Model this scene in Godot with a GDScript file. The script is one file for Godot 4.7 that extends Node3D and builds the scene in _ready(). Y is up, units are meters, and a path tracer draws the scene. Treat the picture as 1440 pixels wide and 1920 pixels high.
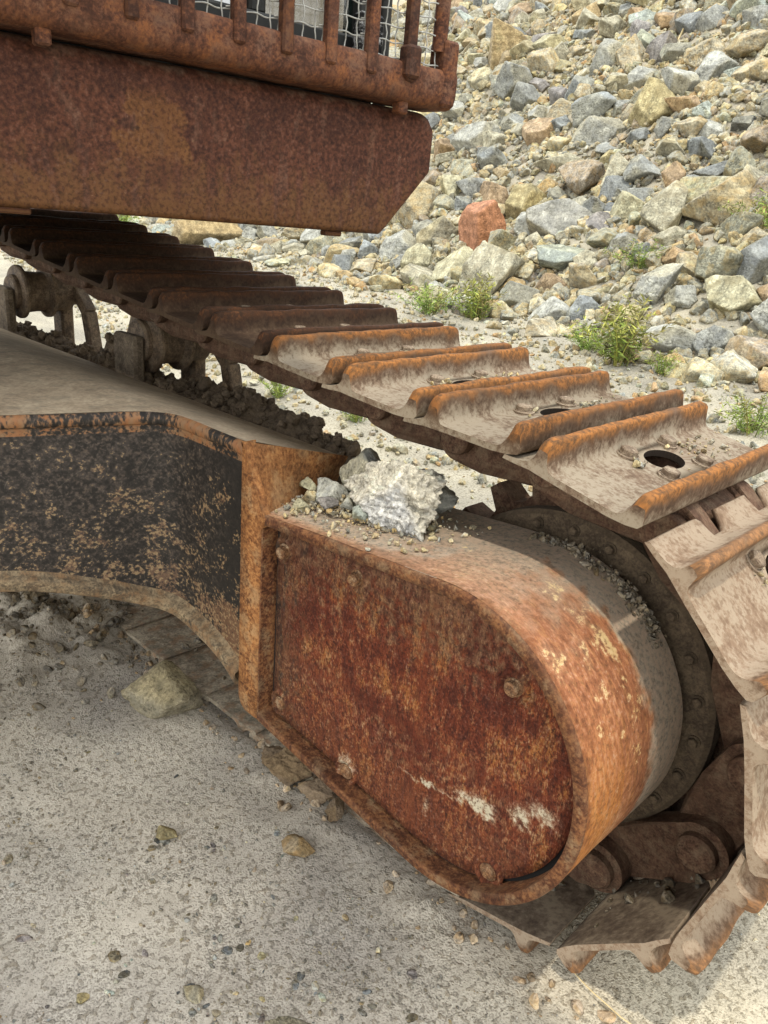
extends Node3D

# ---------------------------------------------------------------- shape helpers
class MB:
	var st := SurfaceTool.new()
	func _init():
		st.begin(Mesh.PRIMITIVE_TRIANGLES)
		st.set_smooth_group(0)
	func smooth(g: int):
		st.set_smooth_group(g)
	func col(c: Color):
		st.set_color(c)
	func v(p: Vector3, uv: Vector2):
		st.set_uv(uv)
		st.add_vertex(p)
	# corners given counter-clockwise seen from outside
	func tri(a: Vector3, b: Vector3, c: Vector3, ua := Vector2.ZERO, ub := Vector2.ZERO, uc := Vector2.ZERO):
		v(a, ua); v(c, uc); v(b, ub)
	func quad(a: Vector3, b: Vector3, c: Vector3, d: Vector3, ua := Vector2(0, 0), ub := Vector2(1, 0), uc := Vector2(1, 1), ud := Vector2(0, 1)):
		tri(a, b, c, ua, ub, uc)
		tri(a, c, d, ua, uc, ud)
	# rows of points; outside is on the side of (along row) x (to next row)
	func grid(rows: Array, uvs: Array, flip := false, closed := false):
		for i in rows.size() - 1:
			var r0: PackedVector3Array = rows[i]
			var r1: PackedVector3Array = rows[i + 1]
			var u0: PackedVector2Array = uvs[i]
			var u1: PackedVector2Array = uvs[i + 1]
			var n := r0.size()
			for j in (n if closed else n - 1):
				var k := (j + 1) % n
				if flip:
					quad(r0[j], r1[j], r1[k], r0[k], u0[j], u1[j], u1[k], u0[k])
				else:
					quad(r0[j], r0[k], r1[k], r1[j], u0[j], u0[k], u1[k], u1[j])
	func fan(ring: PackedVector3Array, c: Vector3, flip := false):
		for j in ring.size():
			var k := (j + 1) % ring.size()
			if flip: tri(c, ring[k], ring[j])
			else: tri(c, ring[j], ring[k])
	func box(lo: Vector3, hi: Vector3, x := Transform3D.IDENTITY, bevel := 0.0):
		# a box with chamfered edges (flat shaded)
		st.set_smooth_group(-1)
		var c := (lo + hi) / 2
		var h := (hi - lo) / 2
		var b := minf(bevel, minf(h.x, minf(h.y, h.z)) * 0.9)
		for ax in 3:
			var bx := (ax + 1) % 3
			var cx := (ax + 2) % 3
			for s in [-1.0, 1.0]:
				var q := []
				for t in [[-1, -1], [1, -1], [1, 1], [-1, 1]]:
					var p := Vector3.ZERO
					p[ax] = s * h[ax]; p[bx] = t[0] * (h[bx] - b); p[cx] = t[1] * (h[cx] - b)
					q.append(x * (c + p))
				if s > 0: quad(q[0], q[1], q[2], q[3])
				else: quad(q[3], q[2], q[1], q[0])
				if b > 0:
					for s2 in [-1.0, 1.0]:
						var e := []
						for t in [[-1, 0], [1, 0], [1, 1], [-1, 1]]:
							var p := Vector3.ZERO
							p[cx] = t[0] * (h[cx] - b)
							if t[1] == 0: p[ax] = s * h[ax]; p[bx] = s2 * (h[bx] - b)
							else: p[ax] = s * (h[ax] - b); p[bx] = s2 * h[bx]
							e.append(x * (c + p))
						if s * s2 > 0: quad(e[3], e[2], e[1], e[0])
						else: quad(e[0], e[1], e[2], e[3])
		if b > 0:
			for sx in [-1.0, 1.0]:
				for sy in [-1.0, 1.0]:
					for sz in [-1.0, 1.0]:
						var s := Vector3(sx, sy, sz)
						var p0 := x * (c + s * Vector3(h.x, h.y - b, h.z - b))
						var p1 := x * (c + s * Vector3(h.x - b, h.y, h.z - b))
						var p2 := x * (c + s * Vector3(h.x - b, h.y - b, h.z))
						if sx * sy * sz > 0: tri(p0, p1, p2)
						else: tri(p0, p2, p1)
		st.set_smooth_group(0)
	# tube along a path, radii per point, closed ends
	func tube(path: PackedVector3Array, rad: Array, n := 8, caps := true):
		var rows := []
		var uvs := []
		var up := Vector3(0.31, 0.9, 0.27).normalized()
		var len := 0.0
		for i in path.size():
			var d: Vector3 = (path[mini(i + 1, path.size() - 1)] - path[maxi(i - 1, 0)]).normalized()
			if absf(d.dot(up)) > 0.95: up = Vector3(0.9, 0.2, 0.37).normalized()
			var a := d.cross(up).normalized()
			var b := a.cross(d)
			var r := PackedVector3Array()
			var u := PackedVector2Array()
			if i > 0: len += path[i].distance_to(path[i - 1])
			for k in n:
				var w := TAU * k / n
				r.append(path[i] + (a * cos(w) + b * sin(w)) * float(rad[mini(i, rad.size() - 1)]))
				u.append(Vector2(float(k) / n, len))
			rows.append(r); uvs.append(u)
		grid(rows, uvs, true, true)
		if caps:
			st.set_smooth_group(-1)
			fan(rows[0], path[0], false)
			fan(rows[rows.size() - 1], path[path.size() - 1], true)
			st.set_smooth_group(0)
	# lathe about an axis: profile of (radius, along)
	func lathe(at: Vector3, axis: Vector3, prof: Array, n := 32):
		var up := Vector3(0, 1, 0) if absf(axis.y) < 0.9 else Vector3(1, 0, 0)
		var a := axis.cross(up).normalized()
		var b := a.cross(axis).normalized()
		var g := 1
		for i in prof.size() - 1:
			var p: Vector2 = prof[i]
			var q: Vector2 = prof[i + 1]
			st.set_smooth_group(-1 if n <= 8 else g)
			g += 1
			for k in n:
				var w0 := TAU * k / n
				var w1 := TAU * (k + 1) / n
				var d0 := a * cos(w0) + b * sin(w0)
				var d1 := a * cos(w1) + b * sin(w1)
				var u0 := Vector2(float(k) / n, float(i) / prof.size())
				var u1 := Vector2(float(k + 1) / n, float(i + 1) / prof.size())
				quad(at + axis * p.y + d0 * p.x, at + axis * q.y + d0 * q.x, at + axis * q.y + d1 * q.x, at + axis * p.y + d1 * p.x, u0, Vector2(u0.x, u1.y), u1, Vector2(u1.x, u0.y))
		st.set_smooth_group(0)
	func done() -> ArrayMesh:
		st.generate_normals()
		st.index()
		return st.commit()

var taken := {}
func numbered(called: String) -> String:
	var k: int = taken.get(called, 0)
	taken[called] = k + 1
	return called if k == 0 else "%s_%03d" % [called, k]

func part(called: String, mesh: Mesh, mat: Material, parent: Node3D, at := Transform3D.IDENTITY) -> MeshInstance3D:
	var o := MeshInstance3D.new()
	o.name = numbered(called) if parent == self else called
	if parent != self:
		var k := 0
		while parent.has_node(NodePath(String(o.name))):
			k += 1
			o.name = "%s_%03d" % [called, k]
	o.mesh = mesh
	o.material_override = mat
	o.transform = at
	parent.add_child(o, true)
	return o

func tag(o: Node, label: String, category: String, group := "", kind := ""):
	o.set_meta("label", label)
	if category != "": o.set_meta("category", category)
	if group != "": o.set_meta("group", group)
	if kind != "": o.set_meta("kind", kind)

# ---------------------------------------------------------------- textures
func nz(sd: int, freq: float, oct: int, w: int, h: int, sx := 1, sy := 1, type := FastNoiseLite.TYPE_SIMPLEX_SMOOTH) -> PackedByteArray:
	var n := FastNoiseLite.new()
	n.seed = sd
	n.noise_type = type
	n.frequency = freq
	n.fractal_octaves = oct
	if type == FastNoiseLite.TYPE_CELLULAR:
		n.cellular_return_type = FastNoiseLite.RETURN_DISTANCE2_SUB
		n.fractal_type = FastNoiseLite.FRACTAL_NONE
	var im := n.get_seamless_image(w / sx, h / sy, false, false, 0.12)
	im.convert(Image.FORMAT_L8)
	if sx > 1 or sy > 1: im.resize(w, h, Image.INTERPOLATE_CUBIC)
	return im.get_data()

# broad-band grain, sharper than smooth noise
func grain(sd: int, w: int, h: int) -> PackedByteArray:
	var n := FastNoiseLite.new()
	n.seed = sd
	n.noise_type = FastNoiseLite.TYPE_VALUE
	n.frequency = 0.2
	n.fractal_octaves = 2
	n.fractal_gain = 0.7
	var im := n.get_seamless_image(w, h, false, false, 0.1)
	im.convert(Image.FORMAT_L8)
	var d := im.get_data()
	var rng := RandomNumberGenerator.new()
	rng.seed = sd
	for i in d.size():
		d[i] = int(clampf(128.0 + (d[i] - 128.0) * 0.8 + (rng.randf() - 0.5) * 80.0, 0.0, 255.0))
	return d

func rgb(w: int, h: int, d: PackedByteArray) -> ImageTexture:
	return ImageTexture.create_from_image(Image.create_from_data(w, h, false, Image.FORMAT_RGB8, d))
func grey(w: int, h: int, d: PackedByteArray) -> ImageTexture:
	return ImageTexture.create_from_image(Image.create_from_data(w, h, false, Image.FORMAT_L8, d))
func sst(a: float, b: float, x: float) -> float:
	var t := clampf((x - a) / (b - a), 0.0, 1.0)
	return t * t * (3.0 - 2.0 * t)

# colours dark > mid > light by layered noise, then dust and dark specks
func layered(w: int, h: int, sd: int, cols: Array, dust: Color, dust_amt: float, k_lo: float, k_mid: float, k_fine: float, sx := 1, sy := 1) -> Array:
	var a := nz(sd, 0.006, 4, w, h, 1, 1)
	var b := nz(sd + 1, 0.03, 3, w, h, sx, sy)
	var c := grain(sd + 2, w, h)
	var e := nz(sd + 3, 0.012, 5, w, h, 1, 1)
	var fl := nz(sd + 4, 0.075, 4, w, h, 1, 1)
	var out := PackedByteArray(); out.resize(w * h * 3)
	var hm := PackedByteArray(); hm.resize(w * h)
	var c0: Color = cols[0]
	var c1: Color = cols[1]
	var c2: Color = cols[2]
	for i in w * h:
		var fa := a[i] / 255.0
		var fb := b[i] / 255.0
		var fc := c[i] / 255.0
		var t := clampf(0.5 + (fa - 0.5) * k_lo + (fb - 0.5) * k_mid + (fc - 0.5) * k_fine, 0.0, 1.0)
		var q := c0.lerp(c1, t * 2.0) if t < 0.5 else c1.lerp(c2, t * 2.0 - 1.0)
		var f2 := fl[i] / 255.0 + (fc - 0.5) * 0.25
		q = q.lerp(c0 * Color(0.8, 0.8, 0.8), sst(0.57, 0.63, f2) * 0.24).lerp(c2, sst(0.40, 0.34, f2) * 0.2)
		var d := sst(0.5, 0.85, e[i] / 255.0 * 0.75 + fc * 0.35) * dust_amt
		q = q.lerp(dust, d)
		out[i * 3] = int(clampf(q.r, 0, 1) * 255); out[i * 3 + 1] = int(clampf(q.g, 0, 1) * 255); out[i * 3 + 2] = int(clampf(q.b, 0, 1) * 255)
		hm[i] = int(clampf(fc * 0.5 + fb * 0.4 + d * 0.2, 0, 1) * 255)
	return [rgb(w, h, out), grey(w, h, hm)]

func mat(tex: Array, bump := 0.15, rough := 0.92, tri_scale := 0.0, tint := Color.WHITE, world := true) -> StandardMaterial3D:
	var m := StandardMaterial3D.new()
	m.albedo_texture = tex[0]
	m.albedo_color = tint
	m.roughness = rough
	m.metallic_specular = 0.35
	if tex.size() > 1 and bump > 0.0:
		m.heightmap_enabled = true
		m.heightmap_texture = tex[1]
		m.heightmap_scale = bump
	if tri_scale > 0.0:
		m.uv1_triplanar = true
		m.uv1_world_triplanar = world
		m.uv1_scale = Vector3.ONE * tri_scale
	return m

func c8(r: int, g: int, b: int) -> Color:
	return Color(r / 255.0, g / 255.0, b / 255.0)

# ---------------------------------------------------------------- the lie of the land
func toe_z(x: float) -> float:
	return -4.55 + 0.25 * minf(x + 1.0, 0.0)
var land := FastNoiseLite.new()
func ground_y(x: float, z: float) -> float:
	var y := maxf(0.0, -0.8 - z) * 0.112
	y = minf(y, 1.4)
	var s := toe_z(x) - z
	if s > 0.0:
		var t := minf(s, 26.0)
		y += 0.66 * t * t / (t + 0.6)
	var far := sst(0.6, 1.6, -z)
	y += land.get_noise_2d(x * 9.0, z * 9.0) * (0.012 + 0.03 * far) + land.get_noise_2d(x * 34.0 + 50.0, z * 34.0) * (0.005 + 0.008 * far)
	if s > -0.5: y += land.get_noise_2d(x * 2.2 + 300.0, z * 2.2) * 0.30 * sst(-0.5, 1.5, s)
	y += land.get_noise_2d(x * 3.5 + 20.0, z * 3.5) * 0.022 * (1.0 - far)
	# broken lumps beside the lower track and under the arch
	var near := exp(-pow((z - 0.05) / 0.05, 2.0)) * sst(-1.0, -0.75, x) * (1.0 - sst(0.0, 0.2, x))
	y += near * (0.012 + 0.03 * maxf(0.0, land.get_noise_2d(x * 60.0, z * 60.0 + 9.0)))
	var pile := exp(-pow((x + 1.55) / 0.28, 2.0) - pow((z - 0.20) / 0.25, 2.0))
	y += pile * (0.07 + 0.08 * land.get_noise_2d(x * 45.0 + 7.0, z * 45.0))
	return y

# ---------------------------------------------------------------- stones
var ball_v := {}
var ball_f := {}
func ball(sub: int):
	if ball_v.has(sub): return
	var t := (1.0 + sqrt(5.0)) / 2.0
	var vs: Array = [Vector3(-1, t, 0), Vector3(1, t, 0), Vector3(-1, -t, 0), Vector3(1, -t, 0), Vector3(0, -1, t), Vector3(0, 1, t), Vector3(0, -1, -t), Vector3(0, 1, -t), Vector3(t, 0, -1), Vector3(t, 0, 1), Vector3(-t, 0, -1), Vector3(-t, 0, 1)]
	var fs: Array = [[0, 11, 5], [0, 5, 1], [0, 1, 7], [0, 7, 10], [0, 10, 11], [1, 5, 9], [5, 11, 4], [11, 10, 2], [10, 7, 6], [7, 1, 8], [3, 9, 4], [3, 4, 2], [3, 2, 6], [3, 6, 8], [3, 8, 9], [4, 9, 5], [2, 4, 11], [6, 2, 10], [8, 6, 7], [9, 8, 1]]
	for s in sub:
		var mid := {}
		var nf := []
		for f in fs:
			var m := []
			for e in 3:
				var a: int = f[e]
				var b: int = f[(e + 1) % 3]
				var key := mini(a, b) * 100000 + maxi(a, b)
				if not mid.has(key):
					mid[key] = vs.size()
					vs.append((vs[a] + vs[b]) / 2.0)
				m.append(mid[key])
			nf.append([f[0], m[0], m[2]]); nf.append([f[1], m[1], m[0]]); nf.append([f[2], m[2], m[1]]); nf.append([m[0], m[1], m[2]])
		fs = nf
	var pv := PackedVector3Array()
	for p in vs: pv.append((p as Vector3).normalized())
	ball_v[sub] = pv
	ball_f[sub] = fs

func stone_mesh(sd: int, sub := 3, planes := 15, rough := 0.02, tints := true, sharp := 34.0) -> ArrayMesh:
	# an angular broken stone: a ball cut by planes, its edges a little worn, its faces uneven
	ball(sub)
	var rng := RandomNumberGenerator.new()
	rng.seed = sd * 7919 + 13
	var n := FastNoiseLite.new()
	n.seed = sd
	n.frequency = 1.3
	n.fractal_octaves = 3
	var pn: Array[Vector3] = []
	var ph := PackedFloat32Array()
	var pc: Array[Color] = []
	for k in planes:
		var y := 1.0 - 2.0 * (k + 0.5) / planes
		var w := k * 2.39996 + rng.randfn() * 0.35
		var d := (Vector3(cos(w) * sqrt(1.0 - y * y), y, sin(w) * sqrt(1.0 - y * y)) + Vector3(rng.randfn(), rng.randfn(), rng.randfn()) * 0.22).normalized()
		pn.append(d)
		ph.append(rng.randf_range(0.60, 0.92) if rng.randf() < 0.75 else rng.randf_range(0.42, 0.6))
		var t := rng.randf()
		var g := rng.randf_range(0.78, 1.0)
		pc.append(Color(g, g * (0.985 if t < 0.6 else 0.93), g * (0.96 if t < 0.6 else 0.78)) if tints else Color(g, g, g))
	var st := SurfaceTool.new()
	st.begin(Mesh.PRIMITIVE_TRIANGLES)
	for d in ball_v[sub]:
		var r0 := 1.25
		for k in planes:
			var q: float = d.dot(pn[k])
			if q > 0.05: r0 = minf(r0, ph[k] / q)
		var sum := 0.0
		var nrm := Vector3.ZERO
		var rr := 0.0
		var c := Color(0, 0, 0)
		for k in planes:
			var q: float = d.dot(pn[k])
			if q > 0.05:
				var r := ph[k] / q
				var wt := exp(-(r - r0) * sharp)
				sum += wt
				nrm += pn[k] * wt
				rr += minf(r, 1.3) * wt
				c += pc[k] * wt
		var p: Vector3 = d * (r0 - 0.012 * (sum - 1.0)) if sum > 0.0 else d * r0
		nrm = nrm.normalized() if sum > 0.0 else d
		var b1 := n.get_noise_3dv(p * 1.8)
		var b2 := n.get_noise_3dv(p * 6.5 + Vector3(9, 2, 4))
		p *= 1.0 + rough * 2.2 * b1 + rough * 1.4 * b2
		nrm = (nrm + Vector3(n.get_noise_3dv(p * 4.0), n.get_noise_3dv(p * 4.0 + Vector3(7, 0, 0)), n.get_noise_3dv(p * 4.0 + Vector3(0, 7, 0))) * (0.22 + rough * 5.0)).normalized()
		if sum > 0.0: c = c / sum
		else: c = Color(0.9, 0.9, 0.88)
		var w2 := 1.0 + 0.22 * n.get_noise_3dv(p * 2.5 + Vector3(40, 0, 0))
		st.set_color(Color(c.r * w2, c.g * w2, c.b * w2, 1.0))
		st.set_normal(nrm)
		st.add_vertex(p)
	for f in ball_f[sub]:
		st.add_index(f[0]); st.add_index(f[2]); st.add_index(f[1])
	if rough > 0.06: st.generate_normals()
	return st.commit()

func scatter(called: String, mesh: Mesh, m: Material, xf: Array, cols: Array, label: String) -> MultiMeshInstance3D:
	var mm := MultiMesh.new()
	mm.transform_format = MultiMesh.TRANSFORM_3D
	mm.use_colors = true
	mm.mesh = mesh
	mm.instance_count = xf.size()
	for i in xf.size():
		mm.set_instance_transform(i, xf[i])
		mm.set_instance_color(i, cols[i])
	var o := MultiMeshInstance3D.new()
	o.name = numbered(called)
	o.multimesh = mm
	o.material_override = m
	add_child(o, true)
	tag(o, label, called.replace("_", " "), "", "stuff")
	return o

# ---------------------------------------------------------------- track shoe
const W := 0.58
const SHOE := [Vector2(0.0, -0.006), Vector2(0.022, -0.004), Vector2(0.05, 0.0), Vector2(0.094, 0.0), Vector2(0.192, 0.0), Vector2(0.222, 0.003), Vector2(0.241, 0.008),
	Vector2(0.246, 0.018), Vector2(0.244, 0.036), Vector2(0.2415, 0.0525), Vector2(0.2390, 0.0568), Vector2(0.2275, 0.0572), Vector2(0.2240, 0.0540), Vector2(0.2185, 0.036), Vector2(0.211, 0.022), Vector2(0.204, 0.0145), Vector2(0.193, 0.012),
	Vector2(0.094, 0.012), Vector2(0.0845, 0.0145), Vector2(0.079, 0.024), Vector2(0.0755, 0.038), Vector2(0.0720, 0.0535), Vector2(0.0685, 0.0572), Vector2(0.0575, 0.0565), Vector2(0.0545, 0.0525), Vector2(0.0525, 0.032), Vector2(0.046, 0.017), Vector2(0.036, 0.0095), Vector2(0.022, 0.006), Vector2(0.002, 0.002)]
func shoe_arc() -> Array:
	var a := [0.0]
	for j in SHOE.size():
		a.append(a[j] + (SHOE[j] as Vector2).distance_to(SHOE[(j + 1) % SHOE.size()]))
	return a

func shoe_texture(sd: int, tip: Color, side: Color, dust: Color, below := Color(0.24, 0.2, 0.165), caked := 0.0) -> Array:  # default underside colour is dark: shade beneath the shoes is painted in
	var w := 512
	var a := nz(sd, 0.008, 4, w, w)
	var b := nz(sd + 1, 0.05, 3, w, w)
	var c := grain(sd + 2, w, w)
	var fl := nz(sd + 3, 0.075, 4, w, w)
	var arc := shoe_arc()
	var n := SHOE.size()
	var out := PackedByteArray(); out.resize(w * w * 3)
	var hm := PackedByteArray(); hm.resize(w * w)
	var dark := side.lerp(Color(0.2, 0.16, 0.12), 0.6)
	for y in w:
		var s: float = (y + 0.5) / w * arc[n]
		var j := 0
		while j < n - 1 and arc[j + 1] < s: j += 1
		var p: Vector2 = (SHOE[j] as Vector2).lerp(SHOE[(j + 1) % n], (s - arc[j]) / (arc[j + 1] - arc[j]))
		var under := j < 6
		var hf := clampf((p.y - 0.012) / 0.045, 0.0, 1.0)
		var front := j >= 6 and j <= 9
		for x in w:
			var i := y * w + x
			var fa := a[i] / 255.0
			var fb := b[i] / 255.0
			var fc := c[i] / 255.0
			var q: Color
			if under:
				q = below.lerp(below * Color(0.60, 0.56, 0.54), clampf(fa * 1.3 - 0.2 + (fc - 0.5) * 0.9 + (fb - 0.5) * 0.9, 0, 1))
			else:
				var o := sst(0.50, 0.95, hf + (fa - 0.5) * 0.8 + (fc - 0.5) * 0.3) * (1.0 - caked * fa)
				var d := 1.0 - sst(0.0, 0.72, hf + (fb - 0.5) * 0.25 + (fa - 0.5) * 0.6 + (fc - 0.5) * 0.35 + (0.1 if front else 0.0) - caked * 0.5)
				q = side.lerp(dark, clampf(fc * 1.3 - 0.35 + (fb - 0.5) * 0.5, 0, 1))
				q = q.lerp(tip.lerp(dark, clampf((fc - 0.5) * 1.5 + (fa - 0.45) * 0.8 + 0.12, 0, 0.7)), o * 0.94)
				q = q.lerp(Color(0.74, 0.52, 0.3), o * sst(0.62, 0.8, 1.0 - fc) * 0.4)
				var f2 := fl[i] / 255.0 + (fc - 0.5) * 0.3
				q = q.lerp(dark, sst(0.56, 0.62, f2) * 0.28)
				d *= 1.0 - 0.30 * sst(0.60, 0.66, f2 + (fa - 0.5) * 0.3)
				q = q.lerp(dust.lerp(side, clampf((fc - 0.5) * 1.5 + (fa - 0.5) * 1.2 + 0.16, 0, 0.6)), d * 0.94)
			out[i * 3] = int(clampf(q.r, 0, 1) * 255); out[i * 3 + 1] = int(clampf(q.g, 0, 1) * 255); out[i * 3 + 2] = int(clampf(q.b, 0, 1) * 255)
			hm[i] = int(clampf(fc * 0.55 + fb * 0.4, 0, 1) * 255)
	return [rgb(w, w, out), grey(w, w, hm)]

func shoe_mesh(sd: int) -> ArrayMesh:
	var n := FastNoiseLite.new()
	n.seed = sd
	n.frequency = 7.0
	n.fractal_octaves = 3
	var arc := shoe_arc()
	var np := SHOE.size()
	var ts := [0.0, 0.002, 0.006, 0.012, 0.022, 0.036, 0.055]
	var t0 := 0.055
	while t0 < W - 0.056:
		t0 += 0.0098
		ts.append(t0)
	for e in [0.055, 0.036, 0.022, 0.012, 0.006, 0.002, 0.0]: 
		if W - e > ts[ts.size() - 1] + 0.001: ts.append(W - e)
	var rows := []
	var uvs := []
	for t in ts:
		var e: float = minf(t, W - t)
		var f := 1.0 if e > 0.024 else sqrt(maxf(0.0, 1.0 - pow(1.0 - e / 0.024, 2.2))) * 0.30 + 0.70
		var inset := 0.0025 * (1.0 - clampf(e / 0.006, 0, 1))
		var notch := maxf(sst(0.036, 0.022, absf(t - 0.195)), sst(0.036, 0.022, absf(t - 0.385)))
		var r := PackedVector3Array()
		var u := PackedVector2Array()
		for j in np + 1:
			var p: Vector2 = SHOE[j % np]
			var h := p.y
			var s := p.x
			if h > 0.0125:
				h = 0.012 + (h - 0.012) * f * (1.0 + 0.07 * n.get_noise_2d(t * 1.4, sd * 3.1 + (0.0 if s > 0.15 else 40.0)))
			if s < 0.045 and h < 0.012:
				s = lerpf(s, 0.036 + s * 0.2, notch)
			var k := Vector3(s, h, -t)
			var g := 0.0016 if h > 0.013 else 0.0009
			s += n.get_noise_3d(s * 2.0, h * 2.0, t) * g
			h += n.get_noise_3d(s * 2.0 + 20.0, h * 2.0, t) * g
			s = lerpf(s, 0.13 if s > 0.1 and s < 0.19 else s, 0.0)
			if inset > 0.0: h = lerpf(h, 0.006, inset / 0.02)
			r.append(Vector3(s, h, -t))
			u.append(Vector2(t / W, arc[j] / arc[np]))
		rows.append(r); uvs.append(u)
	var b := MB.new()
	# hole through the plate
	var i0 := 0
	while ts[i0] < 0.222: i0 += 1
	var i1 := i0
	while ts[i1] < 0.362: i1 += 1
	for i in ts.size() - 1:
		for j in np:
			if (j == 3 or j == 16) and i >= i0 and i < i1: continue
			b.quad(rows[i][j], rows[i][j + 1], rows[i + 1][j + 1], rows[i + 1][j], uvs[i][j], uvs[i][j + 1], uvs[i + 1][j + 1], uvs[i + 1][j])
	for side in 2:
		var ja: int = 16 if side == 0 else 4
		var jb: int = 17 if side == 0 else 3
		var ring := PackedVector3Array()
		var ruv := PackedVector2Array()
		for i in range(i0, i1 + 1):
			ring.append(rows[i][ja]); ruv.append(uvs[i][ja])
		for q in range(1, 9):
			ring.append((rows[i1][ja] as Vector3).lerp(rows[i1][jb], q / 9.0)); ruv.append((uvs[i1][ja] as Vector2).lerp(uvs[i1][jb], q / 9.0))
		for i in range(i1, i0 - 1, -1):
			ring.append(rows[i][jb]); ruv.append(uvs[i][jb])
		for q in range(1, 9):
			ring.append((rows[i0][jb] as Vector3).lerp(rows[i0][ja], q / 9.0)); ruv.append((uvs[i0][jb] as Vector2).lerp(uvs[i0][ja], q / 9.0))
		var c := Vector3(0.134, 0.012 if side == 0 else 0.0, -0.292)
		var hole := PackedVector3Array()
		for p in ring:
			var w := atan2((p.z - c.z) / 0.055, (p.x - c.x) / 0.036)
			hole.append(c + Vector3(cos(w) * 0.032, 0, sin(w) * 0.050))
		for i in ring.size():
			var k := (i + 1) % ring.size()
			var hu := ruv[i]
			if side == 0: b.quad(ring[i], ring[k], hole[k], hole[i], hu, ruv[k], ruv[k], hu)
			else: b.quad(ring[k], ring[i], hole[i], hole[k], ruv[k], hu, hu, ruv[k])
			if side == 0:
				b.smooth(5)
				var dn := Vector3(0, -0.0125, 0)
				b.quad(hole[i], hole[k], hole[k] + dn, hole[i] + dn, Vector2(0.3, 0.05), Vector2(0.4, 0.05), Vector2(0.4, 0.08), Vector2(0.3, 0.08))
				b.smooth(0)
	b.smooth(-1)
	for e in [0, ts.size() - 1]:
		var poly := PackedVector2Array()
		for j in np: poly.append(Vector2(rows[e][j].x, rows[e][j].y))
		var tr := Geometry2D.triangulate_polygon(poly)
		for k in tr.size() / 3:
			var q := [rows[e][tr[k * 3]], rows[e][tr[k * 3 + 1]], rows[e][tr[k * 3 + 2]]]
			var cr: float = (q[1] - q[0]).cross(q[2] - q[0]).z
			var uu := []
			for p in q: uu.append(Vector2(p.x * 1.7 + 0.1, arc[11] / arc[np] + (0.055 - p.y) / arc[np]))
			if (cr > 0) == (e == 0): b.tri(q[0], q[1], q[2], uu[0], uu[1], uu[2])
			else: b.tri(q[0], q[2], q[1], uu[0], uu[2], uu[1])
	return b.done()

func link_mesh() -> ArrayMesh:
	var b := MB.new()
	for zc in [-0.188, -0.392]:
		var o := []
		for k in 13:
			var w := PI / 2 + PI * k / 12.0
			o.append(Vector2(0.0 + cos(w) * 0.05, -0.055 + sin(w) * 0.05))
		o.append(Vector2(0.06, -0.112)); o.append(Vector2(0.15, -0.112))
		for k in 13:
			var w := -PI / 2 + PI * k / 12.0
			o.append(Vector2(0.216 + cos(w) * 0.046, -0.055 + sin(w) * 0.046))
		o.append(Vector2(0.17, -0.002)); o.append(Vector2(0.05, -0.002))
		var lean := 0.0425 if zc > -0.3 else -0.0425
		var poly := PackedVector2Array(o)
		var side := func(p: Vector2, e: float) -> Vector3: return Vector3(p.x, p.y, zc + e * 0.02 - lean * sst(0.03, 0.186, p.x))
		b.smooth(1)
		for k in o.size():
			var p: Vector2 = o[k]
			var q: Vector2 = o[(k + 1) % o.size()]
			b.quad(side.call(p, 1.0), side.call(p, -1.0), side.call(q, -1.0), side.call(q, 1.0))
		b.smooth(-1)
		var tr := Geometry2D.triangulate_polygon(poly)
		for k in tr.size() / 3:
			var p := poly[tr[k * 3]]
			var q := poly[tr[k * 3 + 1]]
			var r := poly[tr[k * 3 + 2]]
			if (q - p).cross(r - p) < 0:
				var t := q
				q = r
				r = t
			b.tri(side.call(p, 1.0), side.call(q, 1.0), side.call(r, 1.0))
			b.tri(side.call(p, -1.0), side.call(r, -1.0), side.call(q, -1.0))
		b.smooth(0)
	b.lathe(Vector3(0, -0.055, -0.15), Vector3(0, 0, -1), [Vector2(0.0, 0.0), Vector2(0.03, 0.0), Vector2(0.034, 0.004), Vector2(0.034, 0.276), Vector2(0.03, 0.28), Vector2(0.0, 0.28)], 18)
	return b.done()

func bolt_mesh(r: float, h: float, sides := 6) -> ArrayMesh:
	var b := MB.new()
	b.lathe(Vector3.ZERO, Vector3(0, 1, 0), [Vector2(r * 1.32, -0.004), Vector2(r * 1.32, h * 0.22), Vector2(r * 1.15, h * 0.3)], 20)
	b.lathe(Vector3.ZERO, Vector3(0, 1, 0), [Vector2(r * 1.15, h * 0.3), Vector2(r, h * 0.3), Vector2(r, h * 0.85), Vector2(r * 0.85, h), Vector2(0.0, h)], sides)
	return b.done()

# ---------------------------------------------------------------- excavator
var ex: Node3D
var M := {}
const HC := Vector2(-0.01, 0.461)
const HR := 0.271

func housing_outline() -> PackedVector2Array:
	# counter-clockwise seen from the camera: lower left corner, bottom, round nose, top, back down the left
	var o := PackedVector2Array()
	var pl := Vector2(-0.505, 0.243)
	var pt := Vector2(-0.527, 0.693)
	for k in 7:
		var w := PI + (PI / 2) * k / 6.0
		o.append(Vector2(-0.490, 0.280) + Vector2(cos(w), sin(w)) * 0.037)
	var d := HC - pl
	var a0 := atan2(-d.y, -d.x) + acos(HR / d.length())
	var e := HC - pt
	var a1 := atan2(-e.y, -e.x) - acos(HR / e.length())
	var s0 := HC + Vector2(cos(a0), sin(a0)) * HR
	for k in range(1, 14): o.append(o[6].lerp(s0, k / 14.0))
	while a1 < a0: a1 += TAU
	for k in 61:
		var w := lerpf(a0, a1, k / 60.0)
		o.append(HC + Vector2(cos(w), sin(w)) * HR)
	var s1 := o[o.size() - 1]
	for k in range(1, 15): o.append(s1.lerp(pt, k / 14.0))
	for k in range(1, 15): o.append(pt.lerp(o[0], k / 15.0))
	return o

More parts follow.
